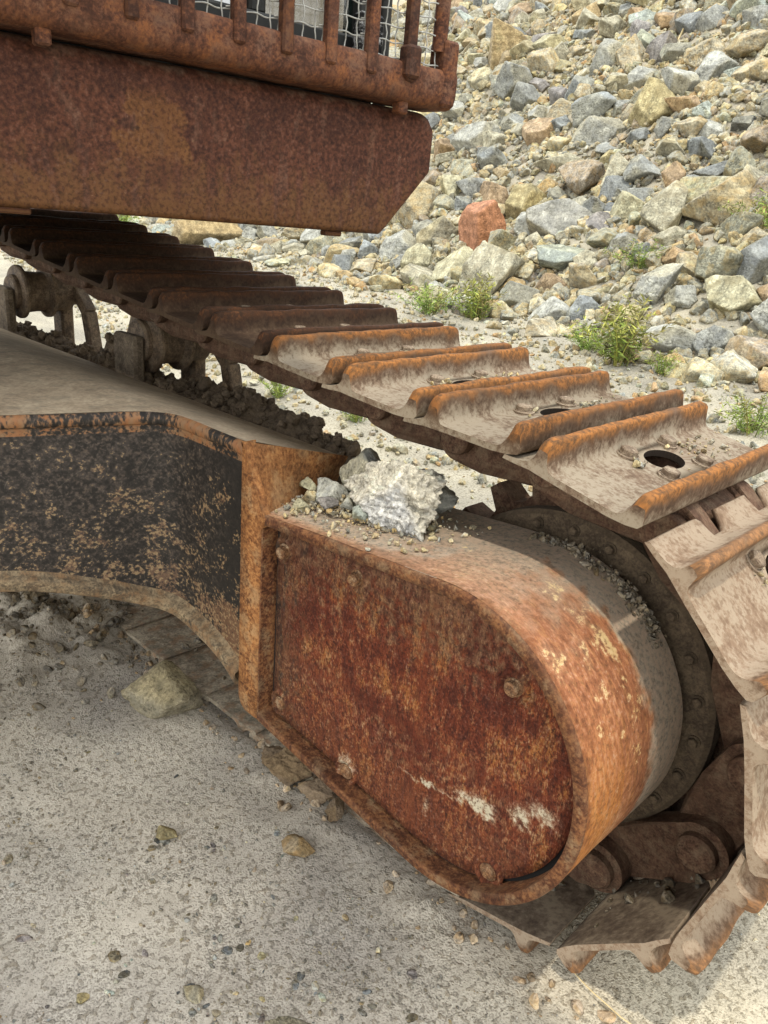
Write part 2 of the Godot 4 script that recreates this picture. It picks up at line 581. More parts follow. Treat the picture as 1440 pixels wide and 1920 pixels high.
func inset(o: PackedVector2Array, by: float, left: float) -> PackedVector2Array:
	var r := PackedVector2Array()
	var n := o.size()
	for i in n:
		var t := (o[(i + 1) % n] - o[(i + n - 1) % n]).normalized()
		var p := o[i] + Vector2(-t.y, t.x) * by
		if p.x < left:
			p.x = left
			p.y = clampf(p.y, 0.243 - 0.115 * (left + 0.49) + by, 0.693 + 0.077 * (left + 0.527) - by)
		r.append(p)
	return r

func build_housing():
	var nn := FastNoiseLite.new()
	nn.seed = 5
	nn.frequency = 4.0
	var o := housing_outline()
	var n := o.size()
	var len := [0.0]
	for i in n: len.append(len[i] + o[i].distance_to(o[(i + 1) % n]))
	var zs := []
	for k in 19: zs.append(lerpf(-0.155, 0.143, k / 18.0))
	var b := MB.new()
	var rows := []
	var uvs := []
	for z in zs:
		var r := PackedVector3Array()
		var u := PackedVector2Array()
		for i in n + 1:
			var p := o[i % n]
			var k := (p - HC).normalized() * nn.get_noise_3d(p.x, p.y, z) * 0.0022
			r.append(Vector3(p.x + k.x, p.y + k.y, z))
			u.append(Vector2(len[i] / len[n], (0.15 - z) / 0.305))
		rows.append(r); uvs.append(u)
	b.grid(rows, uvs)
	var rim := []
	var ruv := []
	for st in [[0.0, 0.143, 0.0], [0.0004, 0.1482, 0.012], [0.0022, 0.15, 0.02], [0.010, 0.1502, 0.04], [0.0185, 0.15, 0.06], [0.0195, 0.1490, 0.064], [0.02, 0.146, 0.07], [0.02, 0.13, 0.10], [0.02, 0.108, 0.15]]:
		var q := inset(o, st[0], -0.527 + st[0] * 0.6 if st[0] < 0.015 else -0.462)
		var r := PackedVector3Array()
		var u := PackedVector2Array()
		for i in n + 1:
			var p := q[i % n]
			r.append(Vector3(p.x, p.y, st[1] + nn.get_noise_2d(p.x * 1.0, p.y * 1.0) * 0.0006))
			u.append(Vector2(len[i] / len[n], st[2]))
		rim.append(r); ruv.append(u)
	var body := part("motor_housing", b.done(), M.drum, ex)
	var b2 := MB.new()
	b2.grid(rim, ruv)
	part("flange_rim", b2.done(), M.rim, body)
	# bolted cover, let into the rim
	var co := inset(o, 0.029, -0.449)
	var uniq := PackedVector2Array()
	for p in co:
		if uniq.is_empty() or (p.distance_to(uniq[uniq.size() - 1]) > 0.012 and p.distance_to(uniq[0]) > 0.012): uniq.append(p)
	co = uniq
	var cn := co.size()
	var c := Vector2(-0.12, 0.46)
	var b3 := MB.new()
	rows = []
	uvs = []
	for k in 15:
		var f := k / 14.0
		var r := PackedVector3Array()
		var u := PackedVector2Array()
		for i in cn + 1:
			var p := c.lerp(co[i % cn], f)
			r.append(Vector3(p.x, p.y, 0.122 + nn.get_noise_2d(p.x * 1.3 + 9.0, p.y * 1.3) * 0.004))
			u.append(Vector2((p.x + 0.47) / 0.73, (0.73 - p.y) / 0.55))
		rows.append(r); uvs.append(u)
	var back := PackedVector3Array()
	for p in rows[14]: back.append(p + Vector3(0, 0, -0.02))
	rows.append(back); uvs.append(uvs[14])
	b3.grid(rows, uvs, true)
	var cover := part("cover_plate", b3.done(), M.cover, ex)
	cover.set_meta("label", "deep red rust cover plate with white salt streaks")
	var bp := MB.new()
	for i in n:
		var p := inset(o, 0.019, -0.463)
		bp.tri(Vector3(c.x, c.y, 0.1), Vector3(p[i].x, p[i].y, 0.113), Vector3(p[(i + 1) % n].x, p[(i + 1) % n].y, 0.113))
	part("back_plate", bp.done(), M.black, ex)
	# bolts sit in burnt-out pockets ringed by weld
	var wn := FastNoiseLite.new()
	wn.frequency = 3.0
	var kk := 0
	for p in [Vector2(-0.428, 0.630), Vector2(-0.233, 0.651), Vector2(0.102, 0.606), Vector2(-0.225, 0.249), Vector2(-0.425, 0.292), Vector2(0.110, 0.262)]:
		kk += 1
		var w := MB.new()
		var rr := []
		var uu := []
		for k in 25:
			var a := TAU * k / 24.0
			var r := PackedVector3Array()
			var u := PackedVector2Array()
			var jag := 1.0 + 0.16 * wn.get_noise_2d(cos(a) * 0.6 + kk * 9.0, sin(a) * 0.6)
			for s in [[0.029, -0.003], [0.027, 0.001], [0.024, 0.0032], [0.021, 0.001], [0.017, -0.003]]:
				var hh: float = s[1] * (1.0 + 0.5 * wn.get_noise_2d(a * 1.5, kk * 5.0))
				r.append(Vector3(p.x + cos(a) * s[0] * jag, p.y + sin(a) * s[0] * jag, 0.124 + hh))
				u.append(Vector2((p.x + cos(a) * s[0] + 0.47) / 0.73, (0.73 - p.y - sin(a) * s[0]) / 0.55))
			rr.append(r); uu.append(u)
		w.grid(rr, uu)
		part("weld_ring", w.done(), M.cover, cover)
		var h := MB.new()
		var tall := 0.016 if kk < 3 else (0.012 if kk == 3 else 0.007)
		h.lathe(Vector3(p.x, p.y, 0.119), Vector3(0.05, -0.06, 1).normalized(), [Vector2(0.016, 0.0), Vector2(0.016, 0.004), Vector2(0.0125, 0.005), Vector2(0.012, tall), Vector2(0.009, tall + 0.0025), Vector2(0.0, tall + 0.003)], 14)
		part("cover_bolt", h.done(), M.weld, cover)

# front edge of the frame seen from above: along the track, then turning into the cross leg
func front_curve() -> Array:
	var pts := [Vector2(-0.527, 0.142)]
	for k in range(1, 9): pts.append(Vector2(lerpf(-0.527, -0.715, k / 8.0), 0.142))
	var leg := [Vector2(-0.742, 0.1435), Vector2(-0.765, 0.149), Vector2(-0.784, 0.159), Vector2(-0.800, 0.174), Vector2(-0.813, 0.194), Vector2(-0.824, 0.22), Vector2(-0.836, 0.255), Vector2(-0.852, 0.30), Vector2(-0.873, 0.36), Vector2(-0.895, 0.42), Vector2(-0.918, 0.49), Vector2(-0.945, 0.58), Vector2(-0.98, 0.70), Vector2(-1.02, 0.84), Vector2(-1.07, 1.0), Vector2(-1.14, 1.25)]
	pts.append_array(leg)
	return pts

func build_frame():
	var F := front_curve()
	var n := F.size()
	var len := [0.0]
	for i in n - 1: len.append(len[i] + (F[i] as Vector2).distance_to(F[i + 1]))
	var ay := [[-0.05, 0.262], [0.0, 0.300], [0.05, 0.328], [0.11, 0.346], [0.17, 0.356], [0.24, 0.366], [0.31, 0.383], [0.38, 0.408], [0.46, 0.434], [0.56, 0.456], [0.70, 0.470], [0.95, 0.478], [1.3, 0.48], [1.6, 0.48]]
	var arch := func(t: float) -> float:
		var k := 1
		while k < ay.size() - 3 and ay[k + 1][0] < t: k += 1
		var w := clampf((t - ay[k][0]) / (ay[k + 1][0] - ay[k][0]), 0.0, 1.0)
		return cubic_interpolate(ay[k][1], ay[k + 1][1], ay[k - 1][1], ay[k + 2][1], w)
	var nn := FastNoiseLite.new()
	nn.seed = 8
	nn.frequency = 3.0
	# painted side panel
	var b := MB.new()
	var rows := []
	var uvs := []
	for i in n:
		var f: Vector2 = F[i]
		var lo: float = float(arch.call(len[i])) + 0.03
		var r := PackedVector3Array()
		var u := PackedVector2Array()
		for k in 9:
			var y := lerpf(0.802, lo, k / 8.0)
			var d := nn.get_noise_3d(f.x, y, f.y) * 0.002
			r.append(Vector3(f.x + d, y, f.y + d))
			u.append(Vector2(len[i] / 1.2, (0.82 - y) / 0.55))
		rows.append(r); uvs.append(u)
	b.grid(rows, uvs)
	part("side_panel", b.done(), M.paint, ex).set_meta("label", "black paint flaking off the side panel to rust")
	# rolled edge along the arch
	b = MB.new()
	rows = []
	uvs = []
	for i in n:
		var f: Vector2 = F[i]
		var t: Vector2 = ((F[mini(i + 1, n - 1)] as Vector2) - (F[maxi(i - 1, 0)] as Vector2)).normalized()
		var out := Vector2(-t.y, t.x)
		if out.dot(Vector2(1, 1)) < 0: out = -out
		var y: float = float(arch.call(len[i]))
		var r := PackedVector3Array()
		var u := PackedVector2Array()
		var st := [[0.0, 0.040], [0.003, 0.034], [0.010, 0.031], [0.018, 0.0285], [0.0205, 0.026], [0.021, 0.022], [0.021, 0.004], [0.019, 0.0008], [0.015, 0.0], [-0.02, 0.0], [-0.25, 0.03]]
		for k in st.size():
			var s: Array = st[k]
			var d := nn.get_noise_3d(f.x * 3.0, y + s[1] * 10.0, f.y * 3.0) * 0.0012
			var p: Vector2 = f + out * (float(s[0]) + d)
			r.append(Vector3(p.x, y + s[1] + d, p.y))
			u.append(Vector2(len[i] / 0.6, k / 9.0 * 0.25))
		rows.append(r); uvs.append(u)
	b.grid(rows, uvs)
	part("arch_flange", b.done(), M.flange, ex)
	# top plate: thick worn edge, then the dusty deck sloping down towards the rollers
	b = MB.new()
	rows = []
	uvs = []
	for i in n:
		var f: Vector2 = F[i]
		var t: Vector2 = ((F[mini(i + 1, n - 1)] as Vector2) - (F[maxi(i - 1, 0)] as Vector2)).normalized()
		var out := Vector2(-t.y, t.x)
		if out.dot(Vector2(1, 1)) < 0: out = -out
		var r := PackedVector3Array()
		var u := PackedVector2Array()
		var st := [[-0.01, 0.797], [0.006, 0.796], [0.0105, 0.800], [0.0115, 0.810], [0.009, 0.818], [0.002, 0.8225]]
		for k in st.size():
			var s: Array = st[k]
			var d := nn.get_noise_3d(f.x * 6.0, s[1] * 30.0, f.y * 6.0) * 0.0015
			var p: Vector2 = f + out * (float(s[0]) + d)
			r.append(Vector3(p.x, s[1], p.y))
			u.append(Vector2(len[i] / 1.2, 0.02 + k / 6.0 * 0.05))
		rows.append(r); uvs.append(u)
	b.grid(rows, uvs, true)
	part("plate_edge", b.done(), M.paint, ex)
	b = MB.new()
	rows = []
	uvs = []
	for i in n:
		var f: Vector2 = F[i]
		var w: float = len[i] / len[n - 1]
		var bx := lerpf(-0.532, -1.02, minf(len[i] / 0.26, 1.0)) - maxf(0.0, len[i] - 0.26) * 3.2
		var r := PackedVector3Array()
		var u := PackedVector2Array()
		for k in 13:
			var q := k / 12.0
			var x := lerpf(f.x, bx, q)
			var z := lerpf(f.y, -0.125, q)
			var y := 0.8225 + minf(0.0, (z - 0.135)) * 0.29
			if q == 0.0: y = 0.8225
			y += nn.get_noise_2d(x * 1.5, z * 1.5) * 0.003
			r.append(Vector3(x, y, z))
			u.append(Vector2(x, z))
		rows.append(r); uvs.append(u)
	b.grid(rows, uvs, true)
	part("deck_plate", b.done(), M.deck, ex).set_meta("label", "dusty deck plate sloping to the carrier rollers")
	# end plate: front strip with its upper gusset, and the slanting end face
	b = MB.new()
	var fz := 0.1535
	var g := 12
	rows = []
	uvs = []
	for k in 61:
		var y := lerpf(0.823, 0.690, k / 12.0) if k <= 12 else lerpf(0.690, 0.2475, (k - 12) / 48.0)
		var xr := lerpf(-0.5265, -0.455, minf(k / 12.0, 1.0)) - 0.0105 * sst(0.69, 0.66, y)
		var xl := -0.5288
		if y < 0.282: xl = -0.491 - sqrt(maxf(0.0, 0.0378 * 0.0378 - pow(0.282 - y, 2.0)))
		var wob := nn.get_noise_2d(y * 9.0, 3.0) * 0.0009
		var r := PackedVector3Array()
		var u := PackedVector2Array()
		for q in [Vector2(xl, 0.120), Vector2(xl, fz - 0.003), Vector2(xl + 0.003, fz), Vector2(xr - 0.003, fz), Vector2(xr + wob, fz - 0.003), Vector2(xr + wob, 0.135)]:
			r.append(Vector3(q.x, y, q.y)); u.append(Vector2(q.x, -y))
		rows.append(r); uvs.append(u)
	b.grid(rows, uvs, true)
	b.smooth(3)
	rows = []
	uvs = []
	for k in 11:
		var q := k / 10.0
		var a := Vector3(-0.5265, 0.8255, fz).lerp(Vector3(-0.455, 0.690, fz), q)
		var c := Vector3(-0.530, 0.752, -0.125).lerp(Vector3(-0.560, 0.688, -0.125), q)
		var r := PackedVector3Array()
		var u := PackedVector2Array()
		for m in 13:
			var p := a.lerp(c, m / 12.0)
			p.x += nn.get_noise_2d(p.y * 4, p.z * 4) * 0.002
			r.append(p); u.append(Vector2(p.z, -p.y))
		rows.append(r); uvs.append(u)
	b.grid(rows, uvs, true)
	part("end_plate", b.done(), M.orange, ex)
	# the box of the track frame under the deck, towards the chain
	b = MB.new()
	b.box(Vector3(-3.6, 0.40, -0.305), Vector3(-0.565, 0.685, -0.126), Transform3D.IDENTITY, 0.01)
	b.box(Vector3(-3.6, 0.34, -0.46), Vector3(-0.62, 0.60, -0.307), Transform3D.IDENTITY, 0.01)
	b.box(Vector3(-3.6, 0.34, -0.124), Vector3(-1.25, 0.70, -0.02), Transform3D.IDENTITY, 0.01)
	part("track_frame", b.done(), M.dirt, ex)

func build_rollers():
	for k in 2:
		var x := -1.5 - 0.92 * k
		var y := 0.842 + 0.035 * k
		var b := MB.new()
		b.lathe(Vector3(x, y, -0.17), Vector3(0, 0, -1), [Vector2(0, 0), Vector2(0.055, 0), Vector2(0.062, 0.006), Vector2(0.062, 0.02), Vector2(0.092, 0.024), Vector2(0.096, 0.030), Vector2(0.096, 0.040), Vector2(0.076, 0.046), Vector2(0.072, 0.09), Vector2(0.072, 0.12), Vector2(0.080, 0.126), Vector2(0.094, 0.130), Vector2(0.094, 0.142), Vector2(0.074, 0.148), Vector2(0.07, 0.19), Vector2(0.07, 0.215), Vector2(0.05, 0.222), Vector2(0.05, 0.25), Vector2(0, 0.25)], 36)
		var r := part("carrier_roller", b.done(), M.steel, ex)
		b = MB.new()
		b.box(Vector3(x - 0.075, y - 0.17, -0.168), Vector3(x + 0.055, y + 0.02, -0.135), Transform3D.IDENTITY, 0.008)
		part("pedestal", b.done(), M.dirt, r)
		b = MB.new()
		var p := PackedVector3Array([Vector3(x - 0.01, y + 0.02, -0.405), Vector3(x + 0.05, y + 0.015, -0.405), Vector3(x + 0.14, y - 0.06, -0.405), Vector3(x + 0.175, y - 0.20, -0.405)])
		for i in 3:
			var a := p[i]
			var c := p[i + 1]
			var d := (c - a)
			var xf := Transform3D(Basis(d.normalized(), Vector3(-d.y, d.x, 0).normalized(), Vector3(0, 0, 1)), a)
			b.box(Vector3(0, -0.024, -0.02), Vector3(d.length() + 0.008, 0.024, 0.02 + 0.002 * i), xf, 0.004)
		b.box(Vector3(x - 0.06, y - 0.22, -0.40), Vector3(x + 0.02, y - 0.05, -0.35), Transform3D.IDENTITY, 0.008)
		part("bracket", b.done(), M.steel, r)

func build_tracks():
	var meshes := [shoe_mesh(1), shoe_mesh(2), shoe_mesh(3)]
	var lk := link_mesh()
	var bolt := bolt_mesh(0.0155, 0.014)
	var lips := []
	for k in range(18, 0, -1):
		var x := -0.055 - 0.216 * k
		var d := x + 0.271
		lips.append(Vector2(x, 0.908 - 0.0761 * d + 0.0107 * d * d))
	lips.append(Vector2(-0.055, 0.899))
	for a in [61.3, 28.5, -1.0, -30.0, -63.5]: lips.append(Vector2(-0.01, 0.46) + Vector2(cos(deg_to_rad(a)), sin(deg_to_rad(a))) * 0.436)
	for k in 13: lips.append(Vector2(-0.013 - 0.216 * k, 0.02))
	for i in lips.size() - 1:
		var a: Vector2 = lips[i]
		var d := ((lips[i + 1] as Vector2) - a).normalized()
		var xf := Transform3D(Basis(Vector3(d.x, d.y, 0), Vector3(-d.y, d.x, 0), Vector3(0, 0, 1)), Vector3(a.x, a.y, 0))
		var m: Material = M.shoe_b if i % 2 else M.shoe_a
		if i < 15: m = M.shoe_shaded  # far upper shoes: browner copy with the shade painted in
		if i > 18: m = M.shoe_e
		if i > 23: m = M.shoe_d
		var s := part("track_shoe", meshes[(i * 7) % 3], m, ex, xf)
		if i > 9 and i < 23:
			for q in [Vector3(0.098, 0.0125, -0.222), Vector3(0.176, 0.0125, -0.225), Vector3(0.100, 0.0125, -0.365), Vector3(0.176, 0.0125, -0.36)]:
				part("bolt", bolt, M.steel_dusty, s, Transform3D(Basis(Vector3.UP, q.x * 17.0 + i), q))
		if i > 19 and i < 28:
			for q in [Vector3(0.10, -0.0005, -0.222), Vector3(0.18, -0.0005, -0.225), Vector3(0.1, -0.0005, -0.365), Vector3(0.18, -0.0005, -0.365)]:
				part("bolt", bolt, M.steel_dusty, s, Transform3D(Basis(Vector3(1, 0, 0), PI) * Basis(Vector3.UP, q.x * 17.0), q))
		part("track_link", lk, M.link, ex, xf)
	# sprocket, hub and its ring of bolts
	var b := MB.new()
	var tp := PackedVector2Array()
	for k in 21:
		for q in [[0.0, 0.315], [0.25, 0.322], [0.38, 0.368], [0.62, 0.368], [0.75, 0.322]]:
			var w: float = TAU * (k + q[0]) / 21.0
			tp.append(Vector2(-0.01 + cos(w) * q[1], 0.46 + sin(w) * q[1]))
	b.smooth(-1)
	for i in tp.size():
		var p := tp[i]
		var q := tp[(i + 1) % tp.size()]
		b.quad(Vector3(p.x, p.y, -0.26), Vector3(p.x, p.y, -0.32), Vector3(q.x, q.y, -0.32), Vector3(q.x, q.y, -0.26))
		b.tri(Vector3(-0.01, 0.46, -0.26), Vector3(p.x, p.y, -0.26), Vector3(q.x, q.y, -0.26))
		b.tri(Vector3(-0.01, 0.46, -0.32), Vector3(q.x, q.y, -0.32), Vector3(p.x, p.y, -0.32))
	part("sprocket", b.done(), M.link, ex)
	b = MB.new()
	b.lathe(Vector3(-0.01, 0.46, -0.13), Vector3(0, 0, -1), [Vector2(0.0, 0.05), Vector2(0.24, 0.05), Vector2(0.25, 0.058), Vector2(0.300, 0.058), Vector2(0.308, 0.066), Vector2(0.308, 0.095), Vector2(0.25, 0.13), Vector2(0.25, 0.25), Vector2(0.2, 0.29), Vector2(0.2, 0.40), Vector2(0.0, 0.40)], 72)
	var hub := part("hub", b.done(), M.hub, ex)
	var hb := bolt_mesh(0.0085, 0.009)
	for k in 24:
		var w := TAU * k / 24.0
		part("hub_bolt", hb, M.hub, hub, Transform3D(Basis(Vector3(1, 0, 0), PI / 2), Vector3(-0.01 + cos(w) * 0.283, 0.46 + sin(w) * 0.283, -0.187)))

func build_upper():
	var th := 0.161
	var d := Vector3(-sin(th), 0, cos(th))
	var n := Vector3(cos(th), 0, sin(th))
	var X := Transform3D(Basis(d, Vector3.UP, -n), Vector3(-0.78, 1.196, -0.569))  # u along the side, v up, depth going in
	var L := 2.3
	# skirt: bent plate with rounded top edge
	var b := MB.new()
	var prof := [[0.30, 0.284], [0.05, 0.285], [0.03, 0.283], [0.014, 0.276], [0.004, 0.264], [0.0, 0.248], [0.0, 0.2], [0.0, 0.15], [0.0, 0.1], [0.0, 0.05], [0.0, 0.012], [0.003, 0.004], [0.012, 0.0], [0.4, 0.0]]
	var ts := []
	for k in 10: ts.append(-0.011 + 0.135 * k / 9.0)
	for k in range(1, 41): ts.append(0.124 + (L - 0.124) * k / 40.0)
	var rows := []
	var uvs := []
	var nn := FastNoiseLite.new()
	nn.seed = 21
	nn.frequency = 2.0
	for t in ts:
		var low := 0.0
		if t < 0.122: low = 0.14 - (t + 0.005) * 1.10
		low = maxf(low, 0.0)
		var top := 0.284
		if t < 0.022: top = 0.284 - 0.036 * (1.0 - sqrt(maxf(0.0, 1.0 - pow((0.022 - t) / 0.034, 2.0))))
		if t < -0.002: low = maxf(low, 0.145)
		var r := PackedVector3Array()
		var u := PackedVector2Array()
		for p in prof:
			var v: float = low + (top - low) * p[1] / 0.284
			var w: float = p[0] + nn.get_noise_2d(t, v) * 0.003 * (1.0 if p[0] < 0.1 else 0.0)
			if p[1] < 0.02 and low > 0.0: v = low + p[1]
			r.append(X * Vector3(t, v, w))
			u.append(Vector2(t / 1.2, (0.30 - v) / 0.6 + (p[0] * 0.1 if p[1] > 0.28 else 0.0)))
		rows.append(r); uvs.append(u)
	b.grid(rows, uvs)
	b.smooth(-1)
	var e := PackedVector3Array(rows[0])
	b.fan(e, (e[4] + e[12]) / 2.0, false)
	part("side_skirt", b.done(), M.skirt, ex).set_meta("label", "wide brown rust side skirt of the upper body")
	# body behind it
	b = MB.new()
	b.box(Vector3(0.13, 0.006, 0.05), Vector3(L, 0.279, 1.5), X, 0.01)
	part("platform", b.done(), M.black, ex)
	b = MB.new()
	for q in [[0.235, 0.02], [0.93, 0.035]]:
		b = MB.new()
		b.box(Vector3(q[0] - 0.012, -0.012, 0.02), Vector3(q[0] + 0.012 + q[1], 0.001, 0.05), X, 0.003)
		part("skirt_bracket", b.done(), M.skirt, ex)
	# guard beam of the cab cage, proud of the skirt
	b = MB.new()
	rows = []
	uvs = []
	var bp := [[0.05, 0.372], [-0.055, 0.366], [-0.066, 0.362], [-0.070, 0.352], [-0.070, 0.335], [-0.070, 0.318], [-0.069, 0.306], [-0.064, 0.295], [-0.054, 0.288], [-0.040, 0.285], [0.05, 0.288]]
	for k in 61:
		var t := -0.012 + (L + 0.012) * k / 60.0
		var r := PackedVector3Array()
		var u := PackedVector2Array()
		for i in bp.size():
			var p: Array = bp[i]
			r.append(X * Vector3(t, p[1] + nn.get_noise_2d(t * 3.0, 5.0) * 0.002, p[0] + nn.get_noise_2d(t * 3.0, p[1] * 4.0) * 0.002))
			u.append(Vector2(t / 0.5, (0.37 - p[1]) / 0.1 + (0.1 if i > 9 else 0.0)))
		rows.append(r); uvs.append(u)
	b.grid(rows, uvs)
	b.smooth(-1)
	e = PackedVector3Array(rows[0])
	b.fan(e, (e[0] + e[10] + e[5]) / 3.0, false)
	part("cage_beam", b.done(), M.cage, ex)
	# corner post: wide foot, then a tube and a second tube behind it
	b = MB.new()
	b.box(Vector3(-0.012, 0.29, -0.072), Vector3(0.030, 0.425, -0.01), X, 0.006)
	part("cage_post", b.done(), M.cage, ex)
	for q in [[0.030, -0.045, 0.017, 0.40], [0.0, -0.005, 0.011, 0.30]]:
		b = MB.new()
		b.tube(PackedVector3Array([X * Vector3(q[0], q[3], q[1]), X * Vector3(q[0] - 0.004, 0.7, q[1]), X * Vector3(q[0] - 0.008, 1.0, q[1])]), [q[2]], 14)
		part("cage_bar", b.done(), M.cage, ex)
	var uu := 0.128
	for k in 12:
		var w := 0.0125 if k != 0 else 0.0125
		b = MB.new()
		b.box(Vector3(uu - w, 0.325, -0.078), Vector3(uu + w, 1.0, -0.052), X, 0.004)
		if k == 0: b.box(Vector3(uu - 0.02, 0.33, -0.088), Vector3(uu + 0.02, 0.395, -0.05), X, 0.006)
		part("cage_bar", b.done(), M.cage if k % 3 else M.cage_b, ex)
		uu += 0.1035
	# crimped wire screens between the bars
	var left := 0.035
	for k in 7:
		var right := left + 0.08
		b = MB.new()
		for i in 4:
			var t := left + 0.006 + 0.028 * i
			if t > right + 0.02: continue
			var path := PackedVector3Array()
			for j in 52:
				var v := 0.345 + j * 0.0075
				path.append(X * Vector3(t + sin(j * 1.57 + i * PI) * 0.0012, v, -0.046 + cos(j * PI / 4.0 + i * PI) * 0.0024))
			b.tube(path, [0.0016], 6, false)
		for i in 14:
			var v := 0.372 + 0.030 * i - 0.004 * k
			var path := PackedVector3Array()
			for j in 25:
				var t := left - 0.014 + j * 0.0048
				path.append(X * Vector3(t, v + sin(j * 0.6 + i) * 0.0014, -0.046 - cos((t - left - 0.006) / 0.028 * PI + i * PI) * 0.0024))
			b.tube(path, [0.0016], 6, false)
		part("wire_screen", b.done(), M.wire, ex)
		left += 0.1035 if k > 0 else 0.113
	# cab behind the screens: dark sill, pillar, panes
	b = MB.new()
	b.box(Vector3(0.125, 0.28, 0.07), Vector3(L, 0.42, 0.16), X, 0.006)
	b.box(Vector3(0.125, 0.42, 0.09), Vector3(0.165, 1.3, 0.16), X, 0.006)
	b.box(Vector3(0.40, 0.42, 0.09), Vector3(0.44, 1.3, 0.16), X, 0.006)
	b.box(Vector3(0.125, 0.28, 0.95), Vector3(L, 1.3, 1.0), X, 0.006)
	b.box(Vector3(0.125, 1.28, 0.09), Vector3(L, 1.34, 1.0), X, 0.006)
	part("cab_wall", b.done(), M.cab, ex)
	b = MB.new()
	b.box(Vector3(0.165, 0.42, 0.115), Vector3(0.40, 1.28, 0.12), X)
	part("cab_window", b.done(), M.glass, ex)
	b = MB.new()
	b.box(Vector3(0.44, 0.42, 0.115), Vector3(L, 1.28, 0.12), X)
	part("cab_window", b.done(), M.glass, ex)
	b = MB.new()
	b.box(Vector3(0.138, 0.30, 0.020), Vector3(0.205, 0.46, 0.055), X, 0.006)
	part("spattered_panel", b.done(), M.spatter, ex)
	b = MB.new()
	b.tube(PackedVector3Array([X * Vector3(0.085, 0.29, 0.10), X * Vector3(0.085, 1.2, 0.10)]), [0.016], 14)
	part("cab_pillar", b.done(), M.cab, ex)
	# unseen overhead boxes, added to shade the deck and the foreground
	b = MB.new()
	b.box(Vector3(-2.4, 2.1, 0.38), Vector3(-0.25, 2.6, 0.735), Transform3D.IDENTITY, 0.02)
	part("added_shade_box", b.done(), M.cage, ex)
	b = MB.new()
	b.box(Vector3(-2.4, 2.0, 0.74), Vector3(1.9, 2.6, 1.62), Transform3D.IDENTITY, 0.03)
	part("unseen_boom", b.done(), M.cage, ex)
	# spacer blocks in the gap over the skirt
	for q in [0.120, 0.893]:
		b = MB.new()
		b.box(Vector3(q - 0.012, 0.262, -0.052), Vector3(q + 0.014, 0.30, -0.02), X, 0.004)
		part("spacer_block", b.done(), M.cage, ex)

